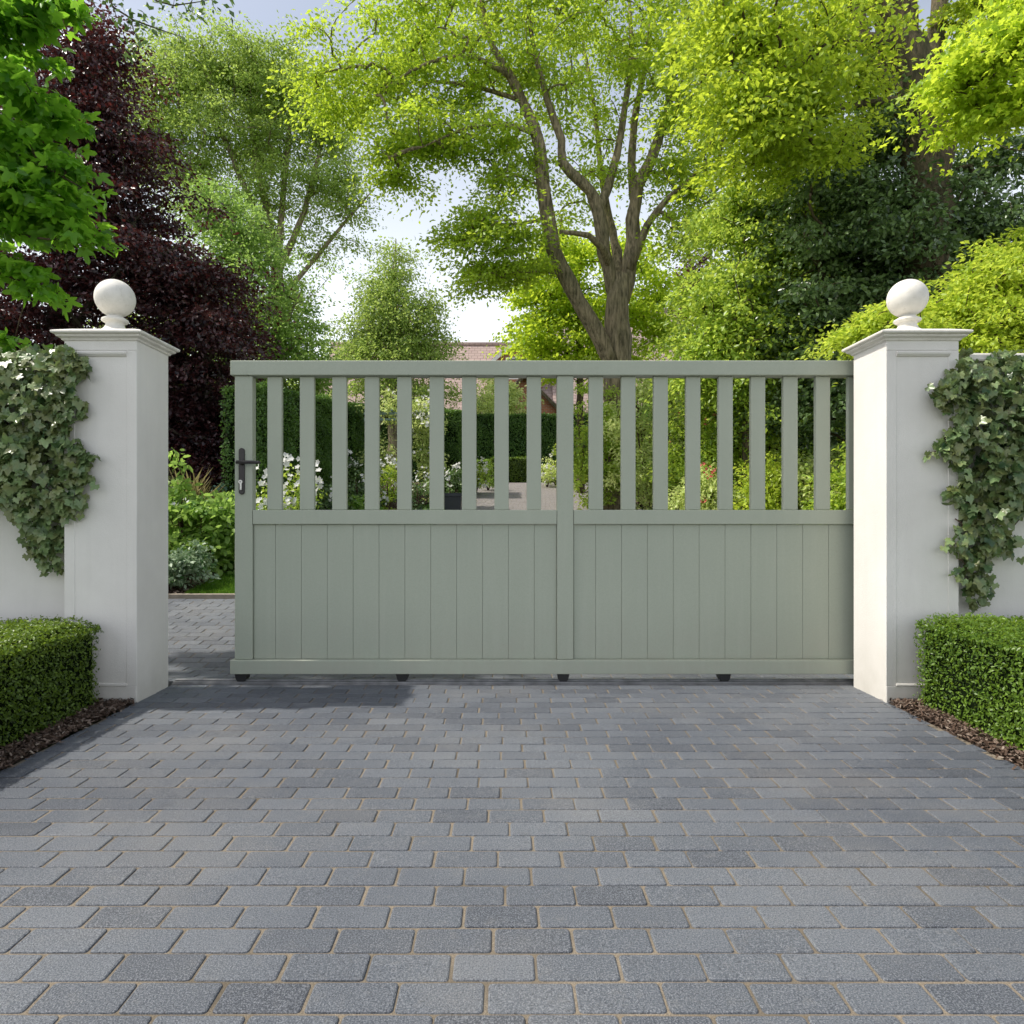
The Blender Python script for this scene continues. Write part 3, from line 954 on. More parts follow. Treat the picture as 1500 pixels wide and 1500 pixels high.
def ivy(poly, label, n, front, trails):
    """poly in metres on the wall plane (x, z)"""
    P_ = np.array(poly)
    lo, hi = P_.min(0), P_.max(0)
    X = lo[0] + (hi[0] - lo[0]) * rng.random(n * 6); Z = lo[1] + (hi[1] - lo[1]) * rng.random(n * 6)
    # ragged outline
    jx = .05 * np.sin(Z * 23 + X * 9); jz = .04 * np.sin(X * 27)
    k = in_poly(X + jx, Z + jz, poly)
    X, Z = X[k][:n], Z[k][:n]
    nn = len(X)
    # distance to the outline -> depth of the bulge
    d = np.full(nn, 9.0)
    for i in range(len(P_)):
        a, b = P_[i], P_[(i + 1) % len(P_)]
        ab = b - a; t = np.clip(((X - a[0]) * ab[0] + (Z - a[1]) * ab[1]) / (ab @ ab + 1e-9), 0, 1)
        d = np.minimum(d, np.hypot(X - (a[0] + t * ab[0]), Z - (a[1] + t * ab[1])))
    bulge = .03 + .17 * np.clip(d / .22, 0, 1) ** .6
    inside = (np.abs(X) < 2.612) if X.mean() < 0 else (X < 2.687)
    fr = np.where(inside, 4.036, front)
    bulge = np.where(inside, np.minimum(bulge, .085), bulge + .04)
    Y = fr - bulge * (.1 + .9 * rng.random(nn) ** .8) + .015 * np.sin(X * 20 + Z * 16)
    root = empty('ivy', (float(P_[:, 0].mean()), front, 0))
    tag(root, label, 'ivy', 'ivy on the garden walls')
    pos = np.stack([X, Y, Z], 1)
    ntr = []
    bm = bmesh.new()
    for (x, z, dx, ln) in trails:
        pts = []
        for i in range(9):
            t = i / 8
            pts.append((x + dx * t + .025 * math.sin(i * 1.7 + x * 30), (4.03 if abs(x + dx * t) < (2.612 if x < 0 else 2.687) else front - .03) - .02 * math.sin(t * 3.1), z - ln * t))
        tube(bm, pts, [.004] * 5 + [.003] * 4, 5)
        for p in pts[1:]:
            for q in range(3):
                ntr.append((p[0] + random.gauss(0, .028), p[1] - .015 - .02 * random.random(), p[2] + random.gauss(0, .02)))
    for i in range(26):     # woody stems behind the leaves
        x = lo[0] + (hi[0] - lo[0]) * random.random()
        z = (lo[1] + hi[1]) / 2 + .3 * random.random()
        pts = [(x + .05 * math.sin(j + i), front - .02 - .05 * random.random(), z - .06 * j) for j in range(7)]
        if in_poly(np.array([pts[0][0], pts[-1][0]]), np.array([pts[0][2], pts[-1][2]]), poly).all():
            tube(bm, pts, [.006] * 7, 5)
    obj('stems', bm, M['stem'], root)
    sz = .034 + .030 * rng.random(nn)
    if ntr:
        pos = np.concatenate([pos, np.array(ntr)]); sz = np.concatenate([sz, .030 + .022 * rng.random(len(ntr))])
    m_ = len(pos)
    nrm = rng.normal(size=(m_, 3)) * .62 + np.array([0, -1.0, .35])
    td = rng.normal(size=(m_, 3)) * .55 + np.array([0, -.1, -1])
    leaf_cloud('leaves', pos, nrm, sz, T_IVY, .45 + .25 * rng.normal(size=m_), L['ivy'], root, td)
    # dark mat of old growth behind
    return root


pw = lambda px, py, y=4.06: ((px - VX) / FPX * y, EYE + (VY - py) / FPX * y)
poly_l = [pw(*p) for p in [(-420, 520), (-200, 508), (0, 512), (40, 506), (80, 505), (105, 512), (122, 530), (136, 560), (122, 590), (128, 625), (122, 650), (138, 685), (136, 712), (112, 735), (96, 765), (78, 790), (66, 832), (54, 826), (44, 785), (20, 768), (0, 742), (-120, 760), (-420, 730)]]
ivy(poly_l, 'grey green ivy tumbling over the wall beside the shaded pillar', 4600, 4.155,
    [(*pw(60, 770), .03, .26), (*pw(40, 760), .0, .20), (*pw(112, 650), .12, .10), (*pw(95, 730), .08, .12), (*pw(118, 690), .08, .07), (*pw(100, 520), .14, .06), (*pw(80, 775), -.02, .22)])
poly_r = [pw(*p) for p in [(1362, 556), (1378, 534), (1402, 522), (1440, 524), (1480, 512), (1700, 512), (1920, 520), (1920, 740), (1700, 760), (1500, 742), (1490, 782), (1468, 800), (1452, 835), (1448, 866), (1425, 870), (1410, 835), (1402, 800), (1398, 760), (1392, 722), (1384, 690), (1374, 650), (1372, 600)]]
ivy(poly_r, 'grey green ivy trailing down the wall beside the sunlit pillar', 4600, 4.155,
    [(*pw(1425, 830), .02, .24), (*pw(1405, 790), -.03, .24), (*pw(1440, 840), .05, .18), (*pw(1470, 780), .05, .14), (*pw(1385, 640), -.10, .10), (*pw(1378, 560), -.06, .08), (*pw(1400, 760), -.03, .18)])

# ------------------------------------------------------------------ clipped box hedges in front of the walls
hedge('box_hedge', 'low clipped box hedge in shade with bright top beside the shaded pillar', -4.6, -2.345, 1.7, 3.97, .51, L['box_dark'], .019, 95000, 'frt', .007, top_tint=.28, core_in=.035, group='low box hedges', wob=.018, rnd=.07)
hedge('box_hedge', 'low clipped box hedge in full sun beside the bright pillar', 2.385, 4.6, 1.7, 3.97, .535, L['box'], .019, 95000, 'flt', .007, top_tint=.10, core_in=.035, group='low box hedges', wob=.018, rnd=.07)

# ------------------------------------------------------------------ house beyond the garden
def house():
    root = empty('house', (0, 36, 2.2))
    tag(root, 'brick house with long pinkish tiled roof beyond the garden hedges', 'house')
    g = 2.15
    bm = bmesh.new()
    box(bm, -9.2, 9.2, 33.2, 41, g, 6.0, 0)
    obj('wall', bm, M['brick'], root)

    def gable_roof(x0, x1, yf, yb, ze, zr, ov=.25):
        bm = bmesh.new()
        ym = (yf + yb) / 2
        for t, z in ((.0, 0), (.0, 0)):
            pass
        sl = (zr - ze) / (ym - yf)
        A = [(x0 - ov, yf - ov, ze - sl * ov), (x1 + ov, yf - ov, ze - sl * ov), (x1 + ov, ym, zr), (x0 - ov, ym, zr)]
        B = [(x1 + ov, yb + ov, ze - sl * ov), (x0 - ov, yb + ov, ze - sl * ov), (x0 - ov, ym, zr), (x1 + ov, ym, zr)]
        for q in (A, B):
            lowr = [bm.verts.new((p[0], p[1], p[2] - .14)) for p in q]
            upr = [bm.verts.new(p) for p in q]
            bm.faces.new(upr); bm.faces.new(lowr[::-1])
            for i in range(4): bm.faces.new((lowr[i], lowr[(i + 1) % 4], upr[(i + 1) % 4], upr[i]))
        tube(bm, [(x0 - ov, ym, zr + .02), (x1 + ov, ym, zr + .02)], [.12, .12], 8)
        return bm
    roof = obj('roof', gable_roof(-9.2, 2.6, 33.2, 41, 6.0, 10.45), M['tile'], root)
    obj('roof', gable_roof(2.62, 9.2, 33.6, 42, 6.6, 12.5), M['tile'], root)
    for xa, xb, yf, yb, ze, zr in ((-9.2, -9.0, 33.4, 40.8, 6.0, 10.2), (2.7, 9.0, 33.8, 41.8, 6.0, 6.59)):
        bm = bmesh.new()
        prism(bm, [(yf, ze), (yb, ze), (yb, ze + .01), ((yf + yb) / 2, zr), (yf, ze + .01)], 'x', xa, xb)
        obj('gable_wall', bm, M['brick'], root)
    # front wing with brick gable
    bm = bmesh.new()
    px_, hw, pz, yf = .9, 2.0, 7.6, 31.4
    prism(bm, [(px_ - hw, g), (px_ + hw, g), (px_ + hw, pz - hw), (px_, pz), (px_ - hw, pz - hw)], 'y', yf, 33.25)
    obj('wing', bm, M['brick'], root)
    bm = bmesh.new()
    for s in (-1, 1):
        q = [(px_, pz + .12), (px_ + s * (hw + .3), pz - hw - .18), (px_ + s * (hw + .3), pz - hw - .32), (px_, pz - .02)]
        t = bmesh.new(); prism(t, q, 'y', yf - .2, 34.6); merge(bm, t)
    wr = obj('wing_roof', bm, M['tile'], root)
    bm = bmesh.new()
    for s in (-1, 1):
        q = [(px_, pz + .05), (px_ + s * (hw + .3), pz - hw - .25), (px_ + s * (hw + .3), pz - hw - .45), (px_, pz - .15)]
        t = bmesh.new(); prism(t, q, 'y', yf - .26, yf - .205); merge(bm, t)
    obj('bargeboard', bm, M['bark_dark'], wr)
    # dormer with white bargeboard
    d = obj('dormer', bmesh.new(), M['brick'], root)
    bm = bmesh.new()
    dx, dz, dw, yd = .62, 9.95, 1.25, 34.3
    prism(bm, [(dx - dw, 7.6), (dx + dw, 7.6), (dx + dw, dz - dw * .85), (dx, dz), (dx - dw, dz - dw * .85)], 'y', yd, 37)
    bm.to_mesh(d.data); bm.free()
    bm = bmesh.new()
    for s in (-1, 1):
        q = [(dx, dz + .14), (dx + s * (dw + .2), dz - dw * .85 - .06), (dx + s * (dw + .2), dz - dw * .85 - .18), (dx, dz)]
        t = bmesh.new(); prism(t, q, 'y', yd - .2, 37.0); merge(bm, t)
    obj('dormer_roof', bm, M['tile'], d)
    bm = bmesh.new()
    for s in (-1, 1):
        q = [(dx, dz + .1), (dx + s * (dw + .2), dz - dw * .85 - .1), (dx + s * (dw + .2), dz - dw * .85 - .30), (dx, dz - .12)]
        t = bmesh.new(); prism(t, q, 'y', yd - .26, yd - .205); merge(bm, t)
    obj('bargeboard', bm, M['white_timber'], d)

    def window(parent, x, z, w, h, y):
        bm = bmesh.new()
        for b in ((x - w, x + w, y - .05, y + .02, z - h, z - h + .08), (x - w, x + w, y - .05, y + .02, z + h - .08, z + h), (x - w, x - w + .08, y - .05, y + .02, z - h + .08, z + h - .08),
                  (x + w - .08, x + w, y - .05, y + .02, z - h + .08, z + h - .08), (x - .03, x + .03, y - .045, y + .02, z - h + .08, z + h - .08)):
            box(bm, *b)
        f = obj('window', bm, M['white_timber'], parent)
        bm = bmesh.new()
        box(bm, x - w + .081, x - .031, y - .02, y - .01, z - h + .081, z + h - .081)
        box(bm, x + .031, x + w - .081, y - .02, y - .01, z - h + .081, z + h - .081)
        obj('pane', bm, M['window_glass'], f)
    window(root, dx, 8.55, .6, .55, yd - .004)
    for x in (-7, -4.4, 4.6, 7.2): window(root, x, 4.2, .6, .7, 33.196)
    bm = bmesh.new()
    box(bm, -6.1, -5.2, 36.7, 37.5, 9.6, 11.9, 0); box(bm, -6.2, -5.1, 36.6, 37.6, 11.9, 12.05, .02)
    ch = obj('chimney', bm, M['brick'], root)
    for cx in (-5.9, -5.4):
        bm = bmesh.new()
        lathe(bm, cx, 37.1, [(.12, 12.04), (.14, 12.1), (.11, 12.5), (.13, 12.55), (0, 12.5)], 16)
        obj('chimney_pot', bm, M['terracotta'], ch)


house()

# ------------------------------------------------------------------ trees
Z = 11.2
gzl = lambda y: float(ground_z(y))
plant('copper_beech', 'tall dark purple leaved tree behind the shaded pillar', 'tree',
      [([(-7.4, Z, gzl(Z) - .1), (-7.4, Z, 3), (-7.2, Z, 6), at(135, 50, Z)], [.28, .22, .12, .02]),
       ([(-7.4, Z, 2.2), at(150, 560, Z), at(290, 500, Z - .5)], [.1, .06, .02]),
       ([(-7.4, Z, 3.4), at(150, 420, Z - .6), at(270, 360, Z - .6)], [.1, .05, .02])],
      [lb(130, 90, Z, 60, 70, .9, 70), lb(95, 170, Z, 90, 70, 1.3, 90), lb(160, 215, Z, 70, 60, 1.2, 80), lb(40, 250, Z, 110, 100, 1.8, 110), lb(170, 310, Z, 110, 80, 1.6, 130),
       lb(60, 400, Z, 150, 110, 2.0, 150), lb(190, 420, Z, 130, 80, 1.8, 150), lb(270, 450, Z, 80, 55, 1.3, 80), lb(320, 480, Z - .6, 50, 30, .8, 34), lb(90, 540, Z, 190, 100, 2.2, 170),
       lb(270, 560, Z, 85, 80, 1.3, 130), lb(-120, 420, Z, 140, 200, 2.2, 110), lb(250, 670, Z, 110, 56, 1.2, 120), lb(320, 640, Z, 60, 90, 1.0, 70), lb(300, 400, Z - .3, 45, 30, .7, 30)],
      L['copper'], M['bark_red'], .075, 135, .46, .34, .007, up=.65, rough=.35, droop=.15, part=.9)

Z = 28
plant('field_maple', 'tall pale green many stemmed tree behind the dark purple tree', 'tree',
      [([(at(408, 560, Z)[0], Z, gzl(Z) - .1), at(408, 480, Z), at(406, 380, Z)], [.34, .28, .22]),
       ([at(406, 400, Z), at(370, 300, Z), at(320, 180, Z), at(290, 70, Z)], [.16, .13, .09, .03]),
       ([at(405, 390, Z), at(385, 280, Z), at(365, 160, Z), at(355, 50, Z)], [.16, .13, .09, .03]),
       ([at(407, 390, Z), at(415, 280, Z), at(425, 170, Z), at(420, 70, Z)], [.15, .12, .08, .03]),
       ([at(408, 400, Z), at(445, 310, Z), at(470, 210, Z), at(475, 120, Z)], [.15, .11, .08, .03]),
       ([at(406, 430, Z), at(350, 340, Z), at(280, 260, Z), at(220, 190, Z)], [.13, .1, .07, .03]),
       ([at(408, 440, Z), at(460, 380, Z), at(510, 320, Z), at(545, 280, Z)], [.12, .09, .06, .02])],
      [lb(285, 108, Z, 70, 42, 2.2, 85), lb(375, 104, Z, 66, 36, 2.2, 85), lb(225, 140, Z, 60, 60, 2, 70), lb(330, 150, Z, 90, 60, 2.6, 85), lb(430, 145, Z, 55, 44, 2.2, 75),
       lb(270, 220, Z, 80, 60, 2.4, 75), lb(390, 210, Z, 80, 55, 2.4, 70), lb(480, 190, Z, 40, 50, 1.8, 50), lb(300, 300, Z, 60, 50, 2, 46), lb(420, 290, Z, 70, 45, 2, 44), lb(490, 265, Z, 36, 44, 1.6, 34),
       lb(515, 305, Z, 20, 22, .9, 12), lb(370, 360, Z, 50, 40, 1.4, 20), lb(470, 360, Z, 45, 26, 1.2, 16), lb(420, 440, Z, 40, 40, 1.2, 20), lb(220, 230, Z, 40, 40, 1.3, 30)],
      L['pale'], M['bark_grey'], .125, 150, .74, .5, .012, up=.5)

Z = 16.5
plant('young_lime_tree', 'rounded bright fresh green tree between the purple tree and the pointed tree', 'tree',
      [([(at(385, 600, Z)[0], Z, gzl(Z) - .1), at(385, 560, Z), at(372, 430, Z), at(335, 300, Z)], [.13, .1, .06, .015]),
       ([at(383, 540, Z), at(420, 470, Z), at(440, 430, Z)], [.06, .04, .015])],
      [lb(325, 315, Z, 45, 35, .8, 60), lb(350, 365, Z, 70, 50, 1.1, 100), lb(370, 440, Z, 85, 60, 1.3, 140), lb(310, 440, Z, 60, 60, 1.0, 70), lb(420, 500, Z, 65, 50, 1.2, 100), lb(370, 540, Z, 90, 60, 1.3, 120), lb(450, 545, Z, 40, 40, .9, 50), lb(295, 290, Z, 22, 18, .5, 14)],
      L['lime'], M['bark_grey'], .085, 75, .34, .75, .006, up=.35)

Z = 25
plant('pointed_birch', 'loose pointed olive green tree in front of the roof', 'tree',
      [([(at(575, 600, Z)[0], Z, gzl(Z) - .1), at(575, 520, Z), at(577, 430, Z), at(580, 350, Z)], [.2, .15, .08, .015]),
       ([at(575, 560, Z), at(545, 480, Z), at(525, 430, Z)], [.09, .06, .02]), ([at(575, 550, Z), at(610, 480, Z), at(630, 440, Z)], [.09, .06, .02])],
      [lb(582, 385, Z, 16, 32, .6, 20), lb(572, 425, Z, 36, 32, 1.0, 40), lb(545, 430, Z, 20, 35, .8, 22), lb(588, 465, Z, 50, 35, 1.3, 60), lb(540, 485, Z, 45, 40, 1.3, 60), lb(630, 455, Z, 18, 35, .8, 18), lb(620, 505, Z, 45, 32, 1.2, 60),
       lb(575, 520, Z, 70, 40, 1.6, 80), lb(520, 520, Z, 35, 35, 1.2, 40), lb(590, 575, Z, 85, 40, 1.6, 90)],
      L['olive'], M['bark_grey'], .115, 90, .52, .7, .009, up=.4)

Z = 14


def A_(px, py, dy=0.0): return at(px, py, Z + dy)


plant('great_maple', 'large spreading tree with bare forked trunk rising behind the middle of the gate', 'tree',
      [([(A_(907, 700)[0], Z, gzl(Z) - .1), A_(907, 640), A_(906, 530), A_(905, 470), A_(908, 405)], [.40, .33, .30, .29, .25]),
       ([A_(898, 535, -.1), A_(876, 490, -.2), A_(848, 440, -.3), A_(822, 390, -.4), A_(806, 340, -.5), A_(797, 280, -.6), A_(791, 215, -.6), A_(768, 150, -.7), A_(738, 95, -.8), A_(712, 40, -.8), A_(700, -50, -.8)], [.20, .19, .175, .165, .16, .15, .14, .11, .08, .06, .03]),
       ([A_(906, 440), A_(890, 395, -.1), A_(880, 340, -.2), A_(873, 295, -.3), A_(852, 268, -.4), A_(824, 238, -.5), A_(822, 205, -.5), A_(800, 140, -.7), A_(780, 60, -.8), A_(770, -40, -.8)], [.17, .16, .15, .14, .12, .10, .09, .07, .05, .03]),
       ([A_(876, 310, -.2), A_(888, 278, 0), A_(903, 230, .2), A_(915, 160, .3), A_(925, 80, .4), A_(920, -30, .5)], [.12, .11, .09, .08, .06, .03]),
       ([A_(912, 440), A_(924, 380, .1), A_(930, 320, .2), A_(934, 275, .2), A_(952, 235, .3), A_(976, 170, .4), A_(985, 100, .5), A_(1000, 20, .6), A_(1010, -60, .6)], [.18, .17, .16, .15, .13, .11, .09, .06, .04]),
       ([A_(932, 300, .2), A_(925, 240, .6), A_(932, 160, .9), A_(948, 80, 1.0), A_(955, -40, 1.1)], [.12, .10, .08, .06, .03]),
       ([A_(922, 395, 0), A_(948, 330, -.2), A_(975, 295, -.4), A_(1005, 268, -.6), A_(1040, 235, -.9)], [.11, .09, .07, .05, .02]),
       ([A_(893, 398, 0), A_(882, 365, -.5), A_(862, 345, -.8), A_(820, 340, -1.0)], [.09, .08, .065, .04]),
       ([A_(906, 415), A_(903, 370, .4), A_(893, 320, .8), A_(880, 250, 1.2), A_(870, 150, 1.4), A_(850, 40, 1.5)], [.13, .11, .09, .07, .05, .03]),
       ([A_(793, 200, -.6), A_(760, 188, -.9), A_(715, 182, -1.2), A_(665, 195, -1.5), A_(620, 215, -1.7)], [.07, .06, .05, .035, .015]),
       ([A_(750, 115, -.8), A_(700, 85, -1.1), A_(650, 85, -1.3), A_(600, 105, -1.4), A_(550, 140, -1.5)], [.06, .05, .04, .03, .015]),
       ([A_(770, 150, -.7), A_(700, 128, -.2), A_(630, 120, .2), A_(560, 128, .6), A_(500, 145, .8)], [.06, .05, .04, .03, .012]),
       ([A_(800, 320, -.5), A_(760, 328, -.8), A_(715, 330, -1.0), A_(680, 345, -1.1)], [.05, .04, .03, .015]),
       ([A_(825, 400, -.4), A_(780, 398, -.6), A_(740, 400, -.7)], [.04, .03, .012])],
      [lb(585, 45, Z - .5, 55, 45, 1.6, 55), lb(640, 20, Z - .5, 90, 50, 1.8, 60), lb(740, 20, Z - .5, 90, 50, 1.8, 55), lb(850, 30, Z, 90, 50, 2.0, 55), lb(950, 30, Z, 90, 60, 2.0, 60), lb(1030, 60, Z, 60, 80, 1.8, 50),
       lb(515, 120, Z - .5, 42, 36, 1.4, 44), lb(482, 150, Z - .5, 24, 22, .9, 22), lb(600, 130, Z - .7, 70, 45, 1.5, 54), lb(690, 120, Z - .7, 70, 50, 1.5, 44), lb(790, 110, Z - .3, 60, 60, 1.8, 40), lb(890, 120, Z + .3, 80, 60, 1.8, 46), lb(1000, 150, Z, 60, 70, 1.6, 46),
       lb(585, 212, Z - 1, 30, 30, 1.0, 32), lb(578, 262, Z - 1, 14, 22, .6, 14), lb(640, 205, Z - 1.2, 45, 30, 1.0, 26), lb(700, 200, Z - 1.0, 60, 35, 1.2, 34), lb(760, 240, Z - .7, 40, 35, 1.0, 20), lb(720, 260, Z - 1, 30, 14, .8, 9),
       lb(700, 330, Z - 1, 38, 28, .9, 26), lb(740, 345, Z - .9, 50, 35, 1.0, 34), lb(712, 388, Z - .8, 40, 22, .9, 26), lb(760, 395, Z - .6, 40, 22, .9, 20), lb(700, 425, Z - .8, 14, 12, .4, 6), lb(655, 340, Z - 1, 10, 8, .4, 4),
       lb(1030, 250, Z - .6, 45, 60, 1.4, 44), lb(980, 250, Z, 50, 50, 1.5, 30), lb(1000, 340, Z, 40, 45, 1.2, 30), lb(1050, 170, Z, 40, 60, 1.4, 30), lb(860, 220, Z + .5, 70, 50, 1.6, 28), lb(850, 320, Z + 1, 50, 30, 1.2, 12), lb(760, -90, Z, 330, 60, 2.2, 70)],
      L['spring'], M['bark_grey'], .086, 140, .46, .36, .0085, up=.65, rough=.45, droop=.12, part=.66, limb=.88)

Z = 18.5
plant('backlit_maple', 'small glowing yellow green tree behind the forked trunk', 'tree',
      [([(at(850, 640, Z)[0], Z, gzl(Z) - .1), at(850, 560, Z), at(846, 470, Z), at(850, 380, Z)], [.12, .09, .06, .02]),
       ([at(850, 540, Z), at(800, 480, Z), at(780, 430, Z)], [.05, .035, .015]), ([at(850, 530, Z), at(910, 470, Z), at(960, 440, Z)], [.05, .035, .015])],
      [lb(845, 385, Z, 65, 40, 1.2, 70), lb(800, 430, Z, 50, 45, 1.1, 70), lb(860, 460, Z, 60, 50, 1.2, 70), lb(790, 495, Z, 45, 40, 1.1, 60), lb(945, 445, Z, 50, 40, 1.1, 56), lb(960, 490, Z, 36, 30, .9, 20), lb(850, 530, Z, 85, 30, 1.1, 60), lb(930, 380, Z, 35, 35, .9, 24)],
      L['acid'], M['bark_dark'], .12, 80, .44, .4, .006, up=.5)

Z = 9.9
plant('tall_beech', 'huge tree with thick brown trunk and bright canopy above the sunlit pillar', 'tree',
      [([(at(1352, 700, Z)[0], Z, gzl(Z) - .1), at(1352, 560, Z), at(1354, 400, Z), at(1356, 250, Z), at(1338, 160, Z), at(1322, 80, Z), at(1308, 0, Z), at(1300, -120, Z)], [.42, .38, .34, .33, .31, .30, .27, .2]),
       ([at(1345, 180, Z), at(1362, 100, Z + .3), at(1375, 20, Z + .5), at(1385, -80, Z + .8)], [.17, .15, .12, .07]),
       ([at(1340, 170, Z), at(1290, 110, Z - .2), at(1262, 40, Z - .3), at(1250, -60, Z - .4)], [.12, .10, .08, .05]),
       ([at(1310, 60, Z), at(1240, 60, Z - .9), at(1170, 90, Z - 1.4), at(1100, 130, Z - 1.7)], [.1, .08, .05, .02]),
       ([at(1335, 150, Z), at(1270, 150, Z - .7), at(1200, 170, Z - 1.2), at(1140, 210, Z - 1.5)], [.08, .06, .04, .02])],
      [lb(1100, 60, Z - 1.4, 80, 55, 1.0, 84), lb(1190, 60, Z - 1, 75, 60, 1.2, 80), lb(1090, 140, Z - 1.5, 55, 45, .9, 60), lb(1170, 150, Z - 1.2, 70, 50, 1.0, 70), lb(1110, 200, Z - 1.5, 40, 28, .7, 30), lb(1240, 120, Z - .6, 50, 60, 1.0, 40), lb(1180, 220, Z - 1.1, 45, 26, .7, 26),
       lb(1060, 20, Z - 1.3, 50, 50, .9, 44), lb(1225, 20, Z + .3, 36, 40, 1.1, 26), lb(1450, 60, Z + .8, 34, 46, 1.0, 18), lb(1450, 0, Z, 60, 40, 1.3, 40), lb(1180, -80, Z, 140, 50, 1.6, 40), lb(1440, -70, Z + .8, 60, 40, 1.0, 14), lb(1440, 150, Z + .6, 40, 40, 1.0, 14)],
      L['beech'], M['bark_dark'], .078, 130, .38, .32, .007, up=.65, rough=.65, droop=.25, part=.66, spray=1.0)

Z = 10.5
plant('evergreen_oak', 'dense dark glossy leaved tree around the brown trunk above the sunlit pillar', 'tree',
      [([(at(1290, 720, Z)[0], Z, gzl(Z) - .1), at(1290, 600, Z), at(1285, 480, Z), at(1270, 330, Z), at(1290, 200, Z)], [.2, .17, .14, .09, .03]),
       ([at(1288, 520, Z), at(1350, 430, Z - .3), at(1420, 350, Z - .2)], [.1, .07, .03]), ([at(1286, 500, Z), at(1220, 420, Z - .4), at(1180, 350, Z - .5)], [.1, .07, .03]),
       ([at(1290, 560, Z), at(1380, 520, Z), at(1470, 440, Z)], [.08, .06, .03])],
      [lb(1285, 190, Z, 55, 30, .8, 40), lb(1255, 225, Z, 70, 45, 1.1, 70), lb(1205, 290, Z - .2, 75, 50, 1.1, 84), lb(1285, 300, Z - .2, 50, 45, 1.2, 56), lb(1320, 345, Z - .4, 80, 45, 1.1, 76), lb(1225, 380, Z - .3, 100, 50, 1.2, 110), lb(1420, 320, Z - .2, 80, 45, 1.1, 90),
       lb(1460, 370, Z - .2, 60, 60, 1.1, 60), lb(1310, 420, Z - .2, 90, 45, 1.2, 90), lb(1200, 460, Z - .2, 95, 45, 1.2, 110), lb(1240, 520, Z, 100, 45, 1.1, 90), lb(1455, 240, Z + .2, 50, 35, .8, 34), lb(1390, 260, Z + .3, 34, 30, .6, 18), lb(1400, 450, Z + .2, 90, 60, 1.2, 90), lb(1560, 350, Z, 90, 120, 1.5, 70), lb(1200, 590, Z, 70, 60, 1.0, 80), lb(1150, 240, Z, 30, 30, .6, 16)],
      L['dark'], M['bark_dark'], .086, 105, .36, .36, .006, up=.7, rough=.35, droop=.2, part=.8)

Z = 11.2
plant('viburnum_tree', 'broad sunlit tree of mixed yellow and mid green leaves left of the dark evergreen', 'tree',
      [([(at(1100, 680, Z)[0], Z, gzl(Z) - .1), at(1100, 600, Z), at(1105, 480, Z), at(1110, 340, Z)], [.16, .13, .09, .03]),
       ([at(1100, 580, Z), at(1050, 500, Z), at(1030, 450, Z)], [.07, .05, .02])],
      [lb(1120, 300, Z, 75, 36, 1.0, 70), lb(1080, 320, Z, 55, 34, .9, 44), lb(1125, 370, Z, 95, 45, 1.2, 110), lb(1075, 430, Z, 65, 45, 1.1, 84), lb(1140, 440, Z, 80, 45, 1.1, 84), lb(1050, 490, Z, 55, 40, 1.0, 76), lb(1120, 510, Z, 80, 40, 1.1, 84), lb(1030, 545, Z, 55, 36, .9, 60), lb(1100, 580, Z, 85, 50, 1.1, 90)],
      L['mixed'], M['bark_dark'], .08, 100, .36, .38, .006, up=.65, rough=.35, droop=.2, part=.85)

Z = 6.4
plant('golden_maple', 'golden green bushy tree just behind the ball of the sunlit pillar', 'tree',
      [([(4.15, Z + .2, gzl(Z) - .1), (4.15, Z + .2, 1.2), (4.3, Z, 2.3), (4.6, Z, 3.2)], [.07, .06, .04, .012]),
       ([(4.15, Z + .2, 1.2), at(1330, 520, Z), at(1280, 455, Z)], [.035, .025, .008])],
      [lb(1280, 468, Z, 32, 24, .4, 40), lb(1250, 490, Z, 26, 24, .35, 24), lb(1310, 500, Z, 50, 34, .5, 50), lb(1400, 455, Z, 45, 36, .6, 60), lb(1455, 420, Z, 50, 40, .6, 80), lb(1490, 375, Z, 40, 30, .5, 50), lb(1470, 490, Z, 70, 44, .7, 110), lb(1400, 510, Z, 60, 34, .6, 60), lb(1560, 460, Z, 80, 80, .8, 70)],
      L['gold'], M['bark_dark'], .052, 80, .20, .36, .004, up=.75, rough=.55, droop=.15, part=.8, spray=.9)
Z = 6.0
plant('sunlit_maple', 'bright yellow green maple branches reaching in at the upper right corner', 'tree',
      [([(6.4, 6.6, -.05 + gzl(6.6)), (6.4, 6.6, 2.0), (6.3, 6.4, 4.2), (6.0, 6.2, 6.0)], [.14, .12, .09, .04]),
       ([(6.35, 6.45, 3.4), at(1590, 120, Z), at(1500, 100, Z), at(1420, 120, Z), at(1375, 115, Z)], [.06, .045, .03, .018, .006]),
       ([(6.2, 6.3, 4.6), at(1560, 20, Z), at(1480, 50, Z), at(1440, 60, Z)], [.05, .035, .02, .008])],
      [lb(1445, 85, Z, 40, 26, .5, 34), lb(1485, 55, Z, 40, 34, .5, 44), lb(1400, 110, Z, 26, 14, .35, 15), lb(1435, 140, Z, 45, 24, .5, 36), lb(1485, 160, Z, 36, 34, .5, 40), lb(1440, 175, Z, 22, 16, .3, 10), lb(1570, 80, Z, 70, 110, .8, 90), lb(1480, 15, Z, 20, 16, .4, 10), lb(1640, -40, Z, 120, 120, .9, 80)],
      L['acid'], M['bark_dark'], .055, 46, .22, .36, .004, tmpl=T_MAPLE, up=.8, rough=.6, part=.75, spray=1.0)

